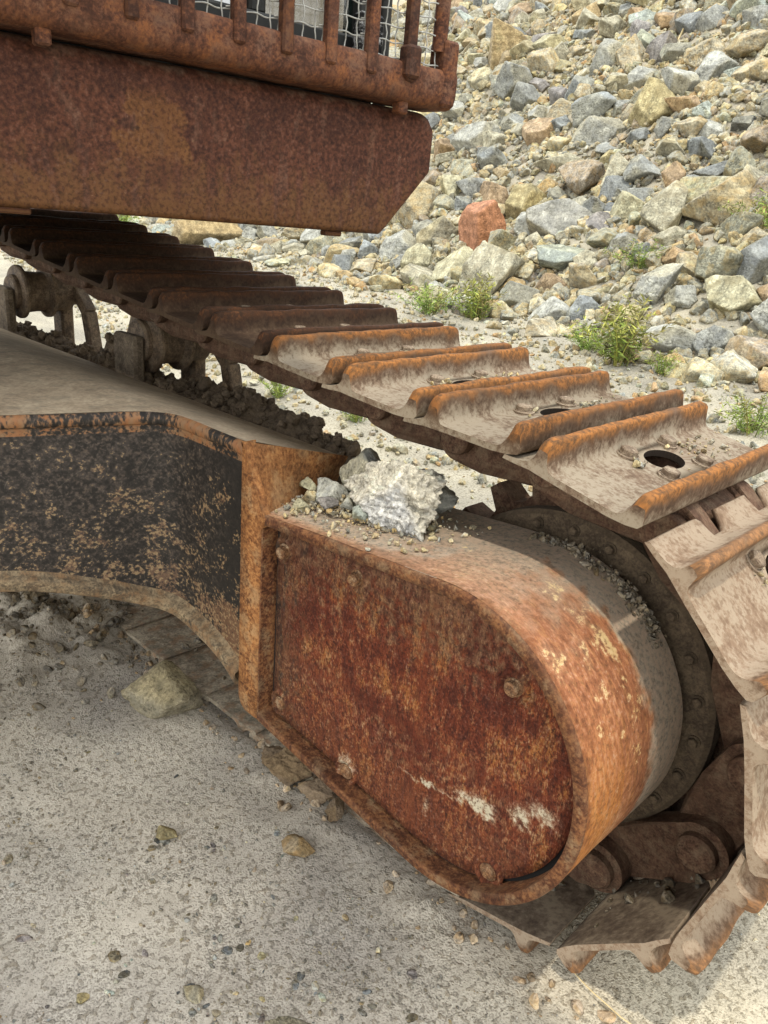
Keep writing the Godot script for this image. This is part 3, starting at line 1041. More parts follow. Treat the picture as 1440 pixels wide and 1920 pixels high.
# ---------------------------------------------------------------- particular surfaces
func cover_texture() -> Array:
	var w := 1024
	var h := 768
	var a := nz(31, 0.005, 4, w, h)
	var s := nz(32, 0.02, 4, w, h, 1, 4)
	var f := nz(33, 0.28, 3, w, h, 1, 6)
	var g := grain(34, w, h)
	var e := nz(35, 0.03, 4, w, h)
	var fl := nz(36, 0.05, 4, w, h, 1, 3)
	var f3 := nz(37, 0.10, 3, w, h, 1, 2)
	var out := PackedByteArray(); out.resize(w * h * 3)
	var hm := PackedByteArray(); hm.resize(w * h)
	var deep := c8(98, 40, 20)
	var red := c8(132, 62, 32)
	var amber := c8(176, 112, 54)
	var pale := c8(190, 150, 104)
	var dusty := c8(138, 112, 84)
	var tan := c8(128, 84, 52)
	# white salt: centre x, y, half width, half height, strength (metres on the plate)
	var salt := [[-0.03, 0.346, 0.016, 0.006, 1.2], [-0.07, 0.336, 0.03, 0.004, 0.6], [0.045, 0.366, 0.02, 0.012, 1.0], [0.083, 0.372, 0.026, 0.015, 1.2], [0.15, 0.402, 0.018, 0.018, 0.9], [0.185, 0.43, 0.028, 0.014, 0.8], [-0.03, 0.30, 0.008, 0.02, 0.5], [-0.225, 0.262, 0.022, 0.022, 0.8], [0.02, 0.352, 0.035, 0.003, 0.5]]
	for y in h:
		var py := 0.73 - 0.55 * (y + 0.5) / h
		for x in w:
			var i := y * w + x
			var px := -0.47 + 0.73 * (x + 0.5) / w
			var fa := a[i] / 255.0
			var fs := s[i] / 255.0
			var ff := f[i] / 255.0
			var fg := g[i] / 255.0
			var fe := e[i] / 255.0
			var t := clampf(0.42 + (fa - 0.5) * 1.1 + (fs - 0.5) * 0.9 + (ff - 0.5) * 0.9, 0, 1)
			var q := deep.lerp(red, t * 1.6) if t < 0.6 else red.lerp(amber, (t - 0.6) * 2.2)
			# lower part: flatter brown; upper edge and nose side: grey dust clinging
			q = q.lerp(tan.lerp(red, ff), sst(0.38, 0.28, py + (fa - 0.5) * 0.08) * 0.7)
			var up := sst(0.54, 0.68, py - maxf(0.0, px) * 0.35 + (fe - 0.5) * 0.22 + (fs - 0.5) * 0.1)
			q = q.lerp(dusty.lerp(tan, fg), up * 0.75)
			var side := sst(-0.33, -0.45, px + (fe - 0.5) * 0.14)
			q = q.lerp(c8(120, 82, 52).lerp(c8(58, 50, 40), sst(0.5, 0.7, fs + (fg - 0.5) * 0.4)), side * 0.8)
			var k1 := fl[i] / 255.0 + (fg - 0.5) * 0.2
			var k2 := f3[i] / 255.0 + (fg - 0.5) * 0.25
			q = q.lerp(c8(72, 32, 20), sst(0.55, 0.60, k1) * 0.42)
			q = q.lerp(amber.lerp(pale, fe), sst(0.66, 0.71, k2) * 0.5 * sst(0.35, 0.6, fa + (fs - 0.5) * 0.6))
			q = q.lerp(c8(60, 30, 20), sst(0.30, 0.25, k2) * 0.5)
			# pale scratches of bare scale
			var sc := sst(0.60, 0.78, ff * 0.6 + fs * 0.25 + fg * 0.2) * sst(0.42, 0.62, fe)
			q = q.lerp(pale, sc * 0.55)
			var band := exp(-pow((py - 0.40 - (fa - 0.5) * 0.12) / 0.05, 2.0)) * sst(0.45, 0.68, ff * 0.5 + fe * 0.5)
			q = q.lerp(pale, band * 0.45)
			for k in salt:
				var dx: float = (px - k[0]) / k[2]
				var dy: float = (py - k[1] + (fe - 0.5) * 0.02) / k[3]
				var dd := dx * dx + dy * dy
				if dd < 6.0:
					var m: float = exp(-dd * 0.8) * k[4] * (0.35 + 1.3 * fg) * (0.5 + fe)
					q = q.lerp(c8(226, 212, 176), clampf(m * 1.3 - 0.25, 0, 0.92))
			q = q.darkened(clampf((0.52 - fg) * 0.9, 0, 0.4)).lightened(clampf((fg - 0.60) * 0.7, 0, 0.2))
			out[i * 3] = int(clampf(q.r, 0, 1) * 255); out[i * 3 + 1] = int(clampf(q.g, 0, 1) * 255); out[i * 3 + 2] = int(clampf(q.b, 0, 1) * 255)
			hm[i] = int(clampf(ff * 0.6 + fg * 0.3 + fs * 0.1, 0, 1) * 255)
	return [rgb(w, h, out), grey(w, h, hm)]

func drum_texture() -> Array:
	# u runs round the outline from the lower left, v from the front edge back
	var w := 2048
	var h := 256
	var a := nz(41, 0.004, 4, w, h)
	var s := nz(42, 0.09, 4, w, h, 16, 1)
	var f := nz(43, 0.25, 3, w, h, 4, 1)
	var g := grain(44, w, h)
	var e := nz(45, 0.02, 4, w, h)
	var f3 := nz(46, 0.09, 3, w, h, 3, 1)
	var out := PackedByteArray(); out.resize(w * h * 3)
	var hm := PackedByteArray(); hm.resize(w * h)
	var rosy := c8(172, 112, 76)
	var amber := c8(190, 118, 46)
	var deep := c8(126, 78, 50)
	var dust := c8(170, 160, 142)
	var pale := c8(206, 180, 128)
	for y in h:
		var v := (y + 0.5) / h
		for x in w:
			var i := y * w + x
			var u := (x + 0.5) / w
			var fa := a[i] / 255.0
			var fs := s[i] / 255.0
			var ff := f[i] / 255.0
			var fg := g[i] / 255.0
			var fe := e[i] / 255.0
			var t := clampf(0.5 + (fs - 0.5) * 0.6 + (ff - 0.5) * 0.9 + (fa - 0.5) * 0.9, 0, 1)
			var q := deep.lerp(rosy, t * 1.5) if t < 0.66 else rosy.lerp(pale, (t - 0.66) * 1.3)
			var am := sst(0.55, 0.2, v + (fs - 0.5) * 0.5) * sst(0.22, 0.30, u) * sst(0.50, 0.40, u)
			q = q.lerp(amber.lerp(deep, clampf(ff * 1.2 - 0.4, 0, 1)), am * 0.8)
			var edge := sst(0.09, 0.0, v + (fe - 0.5) * 0.12)
			q = q.lerp(c8(112, 66, 36), edge * 0.7)
			var k2 := f3[i] / 255.0 + (fg - 0.5) * 0.3
			q = q.lerp(c8(104, 60, 36), sst(0.60, 0.66, k2) * 0.24).lerp(c8(204, 150, 92), sst(0.38, 0.32, k2) * 0.22)
			# dust on the upward faces and towards the back
			var top := sst(0.50, 0.60, u + (fe - 0.5) * 0.1) * sst(0.92, 0.80, u)
			q = q.lerp(dust.lerp(rosy, clampf(fg * 0.9 - 0.3, 0, 1) * 0.6), clampf(top * (0.30 + v * 1.1) + sst(0.63, 0.70, u + (fe - 0.5) * 0.06) * sst(0.86, 0.82, u) * (0.75 + 0.4 * (fe - 0.5)) * sst(0.02, 0.2, v) + sst(0.58, 0.70, v + (fe - 0.5) * 0.16 - 0.1 * sst(0.5, 0.7, u)) * 0.95, 0, 0.97) * (0.86 + 0.14 * fs))
			var chip := sst(0.66, 0.74, fe * 0.6 + fg * 0.4 + 0.14 * sst(0.25, 0.0, absf(v - 0.48)) - 1.6 * absf(u - 0.515)) * sst(0.66, 0.56, v)
			q = q.lerp(c8(214, 186, 128), chip * 0.75)
			q = q.darkened(clampf((0.50 - fg) * 0.8, 0, 0.35)).lightened(clampf((fg - 0.60) * 0.7, 0, 0.2))
			out[i * 3] = int(clampf(q.r, 0, 1) * 255); out[i * 3 + 1] = int(clampf(q.g, 0, 1) * 255); out[i * 3 + 2] = int(clampf(q.b, 0, 1) * 255)
			hm[i] = int(clampf(ff * 0.4 + fg * 0.4 + fs * 0.15, 0, 1) * 255)
	return [rgb(w, h, out), grey(w, h, hm)]

func paint_texture() -> Array:
	# black paint, scuffed and flaking to rust; u from the end plate, v from the top
	var w := 1024
	var h := 512
	var a := nz(51, 0.012, 5, w, h)
	var s := nz(52, 0.05, 4, w, h)
	var f := nz(53, 0.12, 3, w, h)
	var g := grain(54, w, h)
	var out := PackedByteArray(); out.resize(w * h * 3)
	var hm := PackedByteArray(); hm.resize(w * h)
	for y in h:
		var v := (y + 0.5) / h
		for x in w:
			var i := y * w + x
			var u := (x + 0.5) / w
			var fa := a[i] / 255.0
			var fs := s[i] / 255.0
			var ff := f[i] / 255.0
			var fg := g[i] / 255.0
			var q := c8(30, 27, 23).lerp(c8(56, 50, 45), fg)
			var scuff := sst(0.50, 0.80, ff * 0.45 + fg * 0.5 + fs * 0.35 - 0.1) * sst(0.02, 0.14, u + (fs - 0.5) * 0.1)
			q = q.lerp(c8(128, 116, 108).lerp(c8(96, 78, 62), fs), scuff * 0.75)
			var want := fa * 1.05 - 0.05 + (v - 0.55) * 0.62 + (fs - 0.5) * 0.55 + (0.12 if u > 0.5 else 0.0) * (u - 0.5) * 2.0
			var rust := sst(0.62, 0.70, want + (fg - 0.5) * 0.8 + (ff - 0.5) * 0.5 + 0.5 * exp(-pow((u - 0.035) / 0.05, 2.0)) * sst(0.55, 0.75, v))
			q = q.lerp(c8(148, 98, 64).lerp(c8(104, 78, 58), ff), rust * 0.72)
			var haze := sst(0.35, 0.75, fa * 0.5 + fs * 0.4 + fg * 0.35 - 0.08) * sst(0.0, 0.2, u)
			q = q.lerp(c8(112, 100, 94).lerp(c8(70, 62, 54), ff), haze * 0.38)
			q = q.lerp(c8(186, 160, 116), rust * sst(0.5, 0.66, fg * 0.6 + ff * 0.4) * 0.6)
			if v < 0.075:
				q = q.lerp(c8(150, 122, 92).lerp(c8(160, 100, 58), fs), sst(0.42, 0.60, fa * 0.5 + ff * 0.35 + fg * 0.25) * 0.9)
			out[i * 3] = int(clampf(q.r, 0, 1) * 255); out[i * 3 + 1] = int(clampf(q.g, 0, 1) * 255); out[i * 3 + 2] = int(clampf(q.b, 0, 1) * 255)
			hm[i] = int(clampf(0.6 - rust * 0.4 + (fg - 0.5) * 0.35, 0, 1) * 255)
	var rng := RandomNumberGenerator.new()
	rng.seed = 550
	for n in 150:
		var px := rng.randf() * w
		var py := rng.randf() * h
		var ang := rng.randfn() * 0.5 + (0.0 if n % 3 else 1.1)
		var bend := rng.randfn() * 0.006
		var lng := int(rng.randf_range(15, 110))
		var al := rng.randf_range(0.15, 0.5)
		for t in lng:
			px += cos(ang); py += sin(ang); ang += bend
			var xi := int(px)
			var yi := int(py)
			if xi < 0 or yi < 40 or xi >= w or yi >= h: break
			var i := (yi * w + xi) * 3
			var f1 := al * sin(PI * t / lng) * (0.4 + 0.8 * g[yi * w + xi] / 255.0)
			out[i] = int(lerpf(out[i], 168, f1)); out[i + 1] = int(lerpf(out[i + 1], 156, f1)); out[i + 2] = int(lerpf(out[i + 2], 140, f1))
	return [rgb(w, h, out), grey(w, h, hm)]

func skirt_texture() -> Array:
	var w := 1024
	var h := 512
	var a := nz(61, 0.006, 4, w, h)
	var s := nz(62, 0.03, 4, w, h, 1, 6)
	var g := grain(64, w, h)
	var e := nz(65, 0.025, 4, w, h)
	var f3 := nz(66, 0.10, 3, w, h)
	var out := PackedByteArray(); out.resize(w * h * 3)
	var hm := PackedByteArray(); hm.resize(w * h)
	for y in h:
		var vv := 0.30 - 0.6 * (y + 0.5) / h       # height on the plate
		for x in w:
			var i := y * w + x
			var t := 1.2 * (x + 0.5) / w
			var fa := a[i] / 255.0
			var fs := s[i] / 255.0
			var fg := g[i] / 255.0
			var fe := e[i] / 255.0
			var q := c8(92, 56, 42).lerp(c8(130, 84, 62), clampf(0.4 + (fa - 0.5) * 0.9 + (fs - 0.5) * 0.5 + (fg - 0.5) * 0.8, 0, 1))
			q = q.lerp(c8(172, 130, 80).lerp(c8(112, 78, 50), fg), sst(0.15, 0.0, vv + (fe - 0.5) * 0.12 + (fs - 0.5) * 0.16) * 0.9)
			# a wider stain that ran down from under the beam
			var half := lerpf(0.085, 0.045, clampf((vv - 0.09) / 0.13, 0, 1))
			var st := sst(half + 0.012, half - 0.01, absf(t - 0.688) + (fe - 0.5) * 0.07 + (fs - 0.5) * 0.04) * sst(0.085, 0.13, vv + (fe - 0.5) * 0.03) * sst(0.245, 0.20, vv)
			q = q.lerp(c8(184, 136, 76).lerp(c8(126, 86, 54), clampf(fg * 0.6 + fs * 0.5, 0, 1)), st * 0.8)
			q = q.lerp(c8(170, 140, 112), 0.28 * exp(-pow((t - 0.172) / 0.006, 2.0)) * sst(0.24, 0.2, vv) * sst(0.04, 0.1, vv) * (0.5 + fe))
			var k2 := f3[i] / 255.0 + (fg - 0.5) * 0.25
			q = q.lerp(c8(62, 36, 28), sst(0.60, 0.66, k2) * 0.4).lerp(c8(152, 104, 74), sst(0.36, 0.30, k2) * 0.3)
			q = q.lerp(c8(160, 150, 134), sst(0.262, 0.285, vv + (fe - 0.5) * 0.03) * 0.55)
			q = q.lerp(c8(138, 116, 100), sst(0.60, 0.78, fs * 0.7 + fe * 0.3) * 0.3)
			q = q.lerp(c8(190, 160, 120), sst(0.90, 0.96, fe * 0.6 + fg * 0.5) * 0.6)
			q = q.darkened(clampf((0.52 - fg) * 0.9, 0, 0.4)).lightened(clampf((fg - 0.62) * 0.6, 0, 0.15))
			out[i * 3] = int(clampf(q.r, 0, 1) * 255); out[i * 3 + 1] = int(clampf(q.g, 0, 1) * 255); out[i * 3 + 2] = int(clampf(q.b, 0, 1) * 255)
			hm[i] = int(clampf(fg * 0.6 + fe * 0.3, 0, 1) * 255)
	return [rgb(w, h, out), grey(w, h, hm)]

func ground_texture() -> Array:
	var w := 1024
	var a := nz(71, 0.006, 4, w, w)
	var b := nz(72, 0.03, 4, w, w)
	var g := grain(73, w, w)
	var cel := nz(74, 0.045, 3, w, w)
	var c2 := nz(75, 0.15, 3, w, w)
	var v := nz(76, 0.045, 2, w, w)
	var out := PackedByteArray(); out.resize(w * w * 3)
	var hm := PackedByteArray(); hm.resize(w * w)
	for i in w * w:
		var fa := a[i] / 255.0
		var fb := b[i] / 255.0
		var fg := g[i] / 255.0
		var q := c8(174, 168, 157).lerp(c8(208, 203, 192), clampf(fa * 0.5 + fb * 0.5 + (fg - 0.5) * 0.8, 0, 1))
		# embedded grit, coarse and fine
		var big := sst(0.62, 0.67, cel[i] / 255.0 + (v[i] / 255.0 - 0.5) * 0.15)
		q = q.lerp(c8(104, 104, 100).lerp(c8(132, 118, 96), fb), big * 0.5)
		var small := sst(0.58, 0.64, c2[i] / 255.0 + (fa - 0.5) * 0.25)
		q = q.lerp(c8(206, 200, 188), sst(0.36, 0.30, c2[i] / 255.0 + (fb - 0.5) * 0.2) * 0.3)
		q = q.lerp(c8(84, 80, 74), small * (0.06 + 0.24 * fa))
		q = q.darkened(clampf((0.4 - fg) * 0.7, 0, 0.35))
		out[i * 3] = int(clampf(q.r, 0, 1) * 255); out[i * 3 + 1] = int(clampf(q.g, 0, 1) * 255); out[i * 3 + 2] = int(clampf(q.b, 0, 1) * 255)
		hm[i] = int(clampf(fg * 0.3 + fb * 0.25 + big * 0.3 + small * 0.25, 0, 1) * 255)
	return [rgb(w, w, out), grey(w, w, hm)]

func rock_texture(sd: int, stain: Color, amt: float) -> Array:
	var w := 512
	var a := nz(sd, 0.008, 4, w, w)
	var b := nz(sd + 1, 0.04, 4, w, w)
	var g := grain(sd + 2, w, w)
	var k := nz(sd + 3, 0.012, 4, w, w)
	var out := PackedByteArray(); out.resize(w * w * 3)
	var hm := PackedByteArray(); hm.resize(w * w)
	for i in w * w:
		var fa := a[i] / 255.0
		var fb := b[i] / 255.0
		var fg := g[i] / 255.0
		var fk := k[i] / 255.0
		var l := clampf(0.76 + (fa - 0.5) * 0.55 + (fb - 0.5) * 0.5 + (fg - 0.5) * 0.4, 0.2, 1.0)
		var q := Color(l, l, l * 0.985)
		q = q.lerp(stain, sst(0.5, 0.66, fk + (fb - 0.5) * 0.3) * amt)
		var vein := sst(0.03, 0.0, absf(fb - 0.52) * 0.5 + absf(fa - 0.47) * 0.35)
		q = q.lerp(Color(1, 0.99, 0.95), vein * 0.7)
		q = q.darkened(sst(0.035, 0.0, absf(fk - 0.42)) * 0.25)
		out[i * 3] = int(clampf(q.r, 0, 1) * 255); out[i * 3 + 1] = int(clampf(q.g, 0, 1) * 255); out[i * 3 + 2] = int(clampf(q.b, 0, 1) * 255)
		hm[i] = int(clampf(fb * 0.6 + fg * 0.35, 0, 1) * 255)
	return [rgb(w, w, out), grey(w, w, hm)]

func solid(c: Color, rough := 0.8, metal := 0.0) -> StandardMaterial3D:
	var m := StandardMaterial3D.new()
	m.albedo_color = c
	m.roughness = rough
	m.metallic = metal
	return m

func make_materials():
	M.cover = mat(cover_texture(), 0.10, 0.85)
	M.drum = mat(drum_texture(), 0.05, 0.85)
	var pt := paint_texture()
	M.paint = mat(pt, 0.08, 0.6)
	M.skirt = mat(skirt_texture(), 0.04, 0.75)
	var orange := layered(512, 512, 81, [c8(92, 58, 34), c8(158, 104, 60), c8(196, 142, 88)], c8(180, 158, 124), 0.5, 0.7, 0.7, 1.9)
	M.orange = mat(orange, 0.08, 0.9, 2.2)
	M.rim = mat(layered(512, 512, 85, [c8(80, 48, 32), c8(132, 84, 54), c8(172, 122, 78)], c8(170, 150, 118), 0.6, 0.8, 0.8, 1.8), 0.12, 0.85, 2.6)
	M.weld = mat(layered(512, 512, 86, [c8(60, 40, 28), c8(104, 70, 46), c8(150, 112, 76)], c8(176, 156, 128), 0.7, 0.6, 0.9, 1.0), 0.3, 0.85, 6.0)
	var brown := layered(512, 512, 91, [c8(70, 46, 36), c8(118, 80, 62), c8(158, 106, 66)], c8(134, 112, 98), 0.6, 0.9, 0.7, 1.6)
	M.cage = mat(brown, 0.07, 0.85, 2.4)
	M.cage_b = mat(brown, 0.07, 0.8, 2.1, Color(0.8, 0.78, 0.74))
	M.flange = mat(layered(512, 512, 95, [c8(76, 70, 62), c8(132, 116, 94), c8(184, 166, 136)], c8(140, 100, 66), 0.6, 0.8, 0.9, 1.8), 0.15, 0.9, 3.0)
	M.deck = mat(layered(512, 512, 101, [c8(144, 131, 114), c8(166, 152, 133), c8(188, 175, 155)], c8(118, 112, 100), 0.5, 0.9, 0.6, 1.1), 0.06, 0.95, 2.0)
	var mud := layered(512, 512, 105, [c8(92, 82, 72), c8(124, 112, 98), c8(156, 142, 124)], c8(168, 156, 136), 0.4, 0.7, 0.7, 0.9)
	M.dirt = mat(mud, 0.3, 0.95, 3.0)
	M.mud = mat(mud, 0.3, 0.95, 4.0, Color(0.92, 0.88, 0.83))
	M.mud.vertex_color_use_as_albedo = true
	M.steel = mat(layered(512, 512, 111, [c8(58, 48, 40), c8(94, 78, 62), c8(132, 112, 90)], c8(140, 126, 106), 0.5, 0.8, 0.8, 0.9), 0.15, 0.7, 4.0)
	M.steel_dusty = mat(layered(512, 512, 115, [c8(84, 70, 58), c8(126, 108, 90), c8(164, 148, 126)], c8(176, 162, 140), 0.6, 0.8, 0.8, 0.9), 0.2, 0.85, 8.0)
	M.link = mat(layered(512, 512, 119, [c8(84, 62, 48), c8(124, 94, 76), c8(160, 130, 106)], c8(166, 148, 124), 0.6, 0.8, 0.8, 0.9), 0.2, 0.85, 4.0)
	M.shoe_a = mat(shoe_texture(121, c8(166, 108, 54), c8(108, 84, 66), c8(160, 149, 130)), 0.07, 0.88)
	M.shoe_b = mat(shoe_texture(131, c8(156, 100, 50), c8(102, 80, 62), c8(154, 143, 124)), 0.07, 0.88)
	M.shoe_shaded = mat(shoe_texture(141, c8(124, 82, 52), c8(106, 80, 60), c8(138, 118, 96)), 0.07, 0.88)
	M.hub = mat(mud, 0.2, 0.95, 4.0, Color(0.66, 0.62, 0.57))
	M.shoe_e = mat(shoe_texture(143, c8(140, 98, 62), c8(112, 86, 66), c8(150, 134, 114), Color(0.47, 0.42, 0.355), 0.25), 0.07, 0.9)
	M.shoe_d = mat(layered(512, 512, 145, [c8(104, 96, 82), c8(144, 132, 114), c8(178, 166, 144)], c8(136, 98, 70), 0.6, 0.9, 0.9, 1.2), 0.12, 0.92, 2.5)
	M.skirt.albedo_color = Color(0.74, 0.70, 0.68)
	M.cage.albedo_color = Color(0.80, 0.76, 0.74)
	M.cage_b.albedo_color = Color(0.66, 0.63, 0.62)
	M.cover.albedo_color = Color(0.80, 0.81, 0.84)
	M.rim.albedo_color = Color(0.76, 0.75, 0.75)
	M.drum.albedo_color = Color(0.92, 0.92, 0.92)
	M.orange.albedo_color = Color(0.84, 0.83, 0.82)
	M.shoe_a.albedo_color = Color(0.90, 0.89, 0.88)
	M.shoe_b.albedo_color = Color(0.88, 0.87, 0.86)
	M.shoe_shaded.albedo_color = Color(0.56, 0.53, 0.50)  # tint darkened to paint in the shade under the skirt
	M.dirt.albedo_color = Color(0.80, 0.78, 0.75)
	M.deck.albedo_color = Color(1.0, 0.97, 0.92)
	M.paint.albedo_color = Color(0.90, 0.90, 0.90)
	M.flange.albedo_color = Color(0.85, 0.83, 0.80)
	M.link.albedo_color = Color(0.72, 0.70, 0.68)
	M.black = solid(Color(0.04, 0.036, 0.032), 0.9)
	M.cab = solid(Color(0.11, 0.115, 0.11), 0.6)
	M.wire = solid(Color(0.60, 0.60, 0.58), 0.55)
	M.glass = solid(Color(0.10, 0.14, 0.13, 0.55), 0.08)
	M.glass.transparency = BaseMaterial3D.TRANSPARENCY_ALPHA
	M.spatter = mat(layered(256, 256, 151, [c8(18, 18, 18), c8(24, 24, 25), c8(40, 40, 40)], c8(220, 222, 222), 1.0, 0.3, 0.3, 0.6), 0.1, 0.7, 12.0)
	M.ground = mat(ground_texture(), 0.35, 0.97, 1.15)
	M.ground.vertex_color_use_as_albedo = true
	var ra := rock_texture(161, Color(0.82, 0.70, 0.50), 0.45)
	var rc := rock_texture(181, Color(0.70, 0.71, 0.73), 0.6)
	var rb := rock_texture(171, Color(0.62, 0.60, 0.56), 0.7)
	for k in ROCKS:
		var col := (ROCKS[k] as Color).lerp(Color(0.86, 0.86, 0.82), 0.28)
		var m := mat(rb if k in ["yellow", "ochre", "orange", "red", "paleyellow", "cream"] else (ra if k in ["tan", "olive", "brown"] else rc), 1.2, 0.93, 1.6)
		m.albedo_color = col * Color(0.86, 0.865, 0.87)
		m.vertex_color_use_as_albedo = true
		M["rock_" + k] = m
	M.stones = mat(ra, 0.8, 0.95, 3.0)
	M.stones.vertex_color_use_as_albedo = true
	M.leaf = solid(c8(172, 178, 136), 0.85)
	M.leaf.backlight_enabled = true
	M.leaf.backlight = Color(0.22, 0.26, 0.10)
	M.leaf.cull_mode = BaseMaterial3D.CULL_DISABLED
	M.leaf.vertex_color_use_as_albedo = true
	M.straw = solid(c8(196, 176, 132), 0.9)

const ROCKS := {"grey": Color(0.79, 0.79, 0.765), "bluegrey": Color(0.76, 0.78, 0.79), "lightgrey": Color(0.94, 0.93, 0.88), "cream": Color(1.0, 0.96, 0.83), "tan": Color(0.93, 0.87, 0.74), "ochre": Color(0.94, 0.82, 0.62), "orange": Color(0.94, 0.78, 0.60), "red": Color(1.0, 0.63, 0.44), "olive": Color(0.81, 0.80, 0.70), "brown": Color(0.81, 0.74, 0.66), "purple": Color(0.76, 0.72, 0.71), "mint": Color(0.91, 0.95, 0.90), "yellow": Color(0.97, 0.88, 0.62), "paleyellow": Color(1.0, 0.96, 0.78), "darkgrey": Color(0.66, 0.67, 0.67), "marble": Color(0.86, 0.84, 0.79)}

func build_ground():
	land.seed = 3
	land.frequency = 0.22
	land.fractal_octaves = 4
	var tint := FastNoiseLite.new()
	tint.seed = 77
	tint.frequency = 0.9
	tint.fractal_octaves = 3
	var xs := [-240.0, -90.0, -45.0, -30.0]
	var x := -24.0
	while x < -2.6: xs.append(x); x += 0.2
	while x < 1.3: xs.append(x); x += 0.028
	while x < 8.0: xs.append(x); x += 0.2
	xs.append_array([12.0, 30.0, 90.0, 240.0])
	var near := [0.0]
	x = 0.1
	while x < 3.6: near.append(x); x += 0.1
	while x < 6.1: near.append(x); x += 0.028
	while x < 9.0: near.append(x); x += 0.2
	near.append_array([14.0, 30.0, 90.0, 240.0])
	var far := [0.0]
	x = 0.15
	while x < 16.0: far.append(x); x += 0.16
	while x < 26.0: far.append(x); x += 0.5
	far.append_array([40.0, 90.0, 240.0])
	for which in 2:
		var ws: Array = near if which == 0 else far
		var st := SurfaceTool.new()
		st.begin(Mesh.PRIMITIVE_TRIANGLES)
		st.set_smooth_group(0)
		for w in ws:
			for px in xs:
				var z: float = toe_z(px) + (w if which == 0 else -w)
				var y := ground_y(px, z)
				var n := tint.get_noise_2d(px, z)
				var n2 := tint.get_noise_2d(px * 4.3 + 60.0, z * 4.3)
				var c := Color(0.66, 0.65, 0.64).lerp(Color(0.98, 0.955, 0.89), clampf(0.66 + n * 1.0 + n2 * 0.55, 0, 1))
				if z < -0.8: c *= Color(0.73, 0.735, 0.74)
				# tinted pinkish grey in front of the machine, yellower beyond and to the right
				var warm := sst(-0.1, 0.5, px - z * 0.5) if z > -0.7 else 1.0
				c = c * Color(0.97, 0.94, 0.92).lerp(Color(1.0, 0.98, 0.90), warm)
				if which == 1:
					c = c.lerp(Color(0.92, 0.80, 0.62), 0.45 * sst(2.0, 7.0, w)) 
				st.set_color(c)
				st.add_vertex(Vector3(px, y, z))
		var nc := xs.size()
		for i in ws.size() - 1:
			for j in nc - 1:
				var a := i * nc + j
				if which == 0:
					st.add_index(a); st.add_index(a + 1); st.add_index(a + nc)
					st.add_index(a + 1); st.add_index(a + nc + 1); st.add_index(a + nc)
				else:
					st.add_index(a); st.add_index(a + nc); st.add_index(a + 1)
					st.add_index(a + 1); st.add_index(a + nc); st.add_index(a + nc + 1)
		st.generate_normals()
		var o := part("ground" if which == 0 else "rubble_slope", st.commit(), M.ground, self)
		tag(o, "pale dusty quarry floor with grit and dried mud" if which == 0 else "steep bank of loose earth and gravel behind the machine", "ground" if which == 0 else "slope", "", "structure")

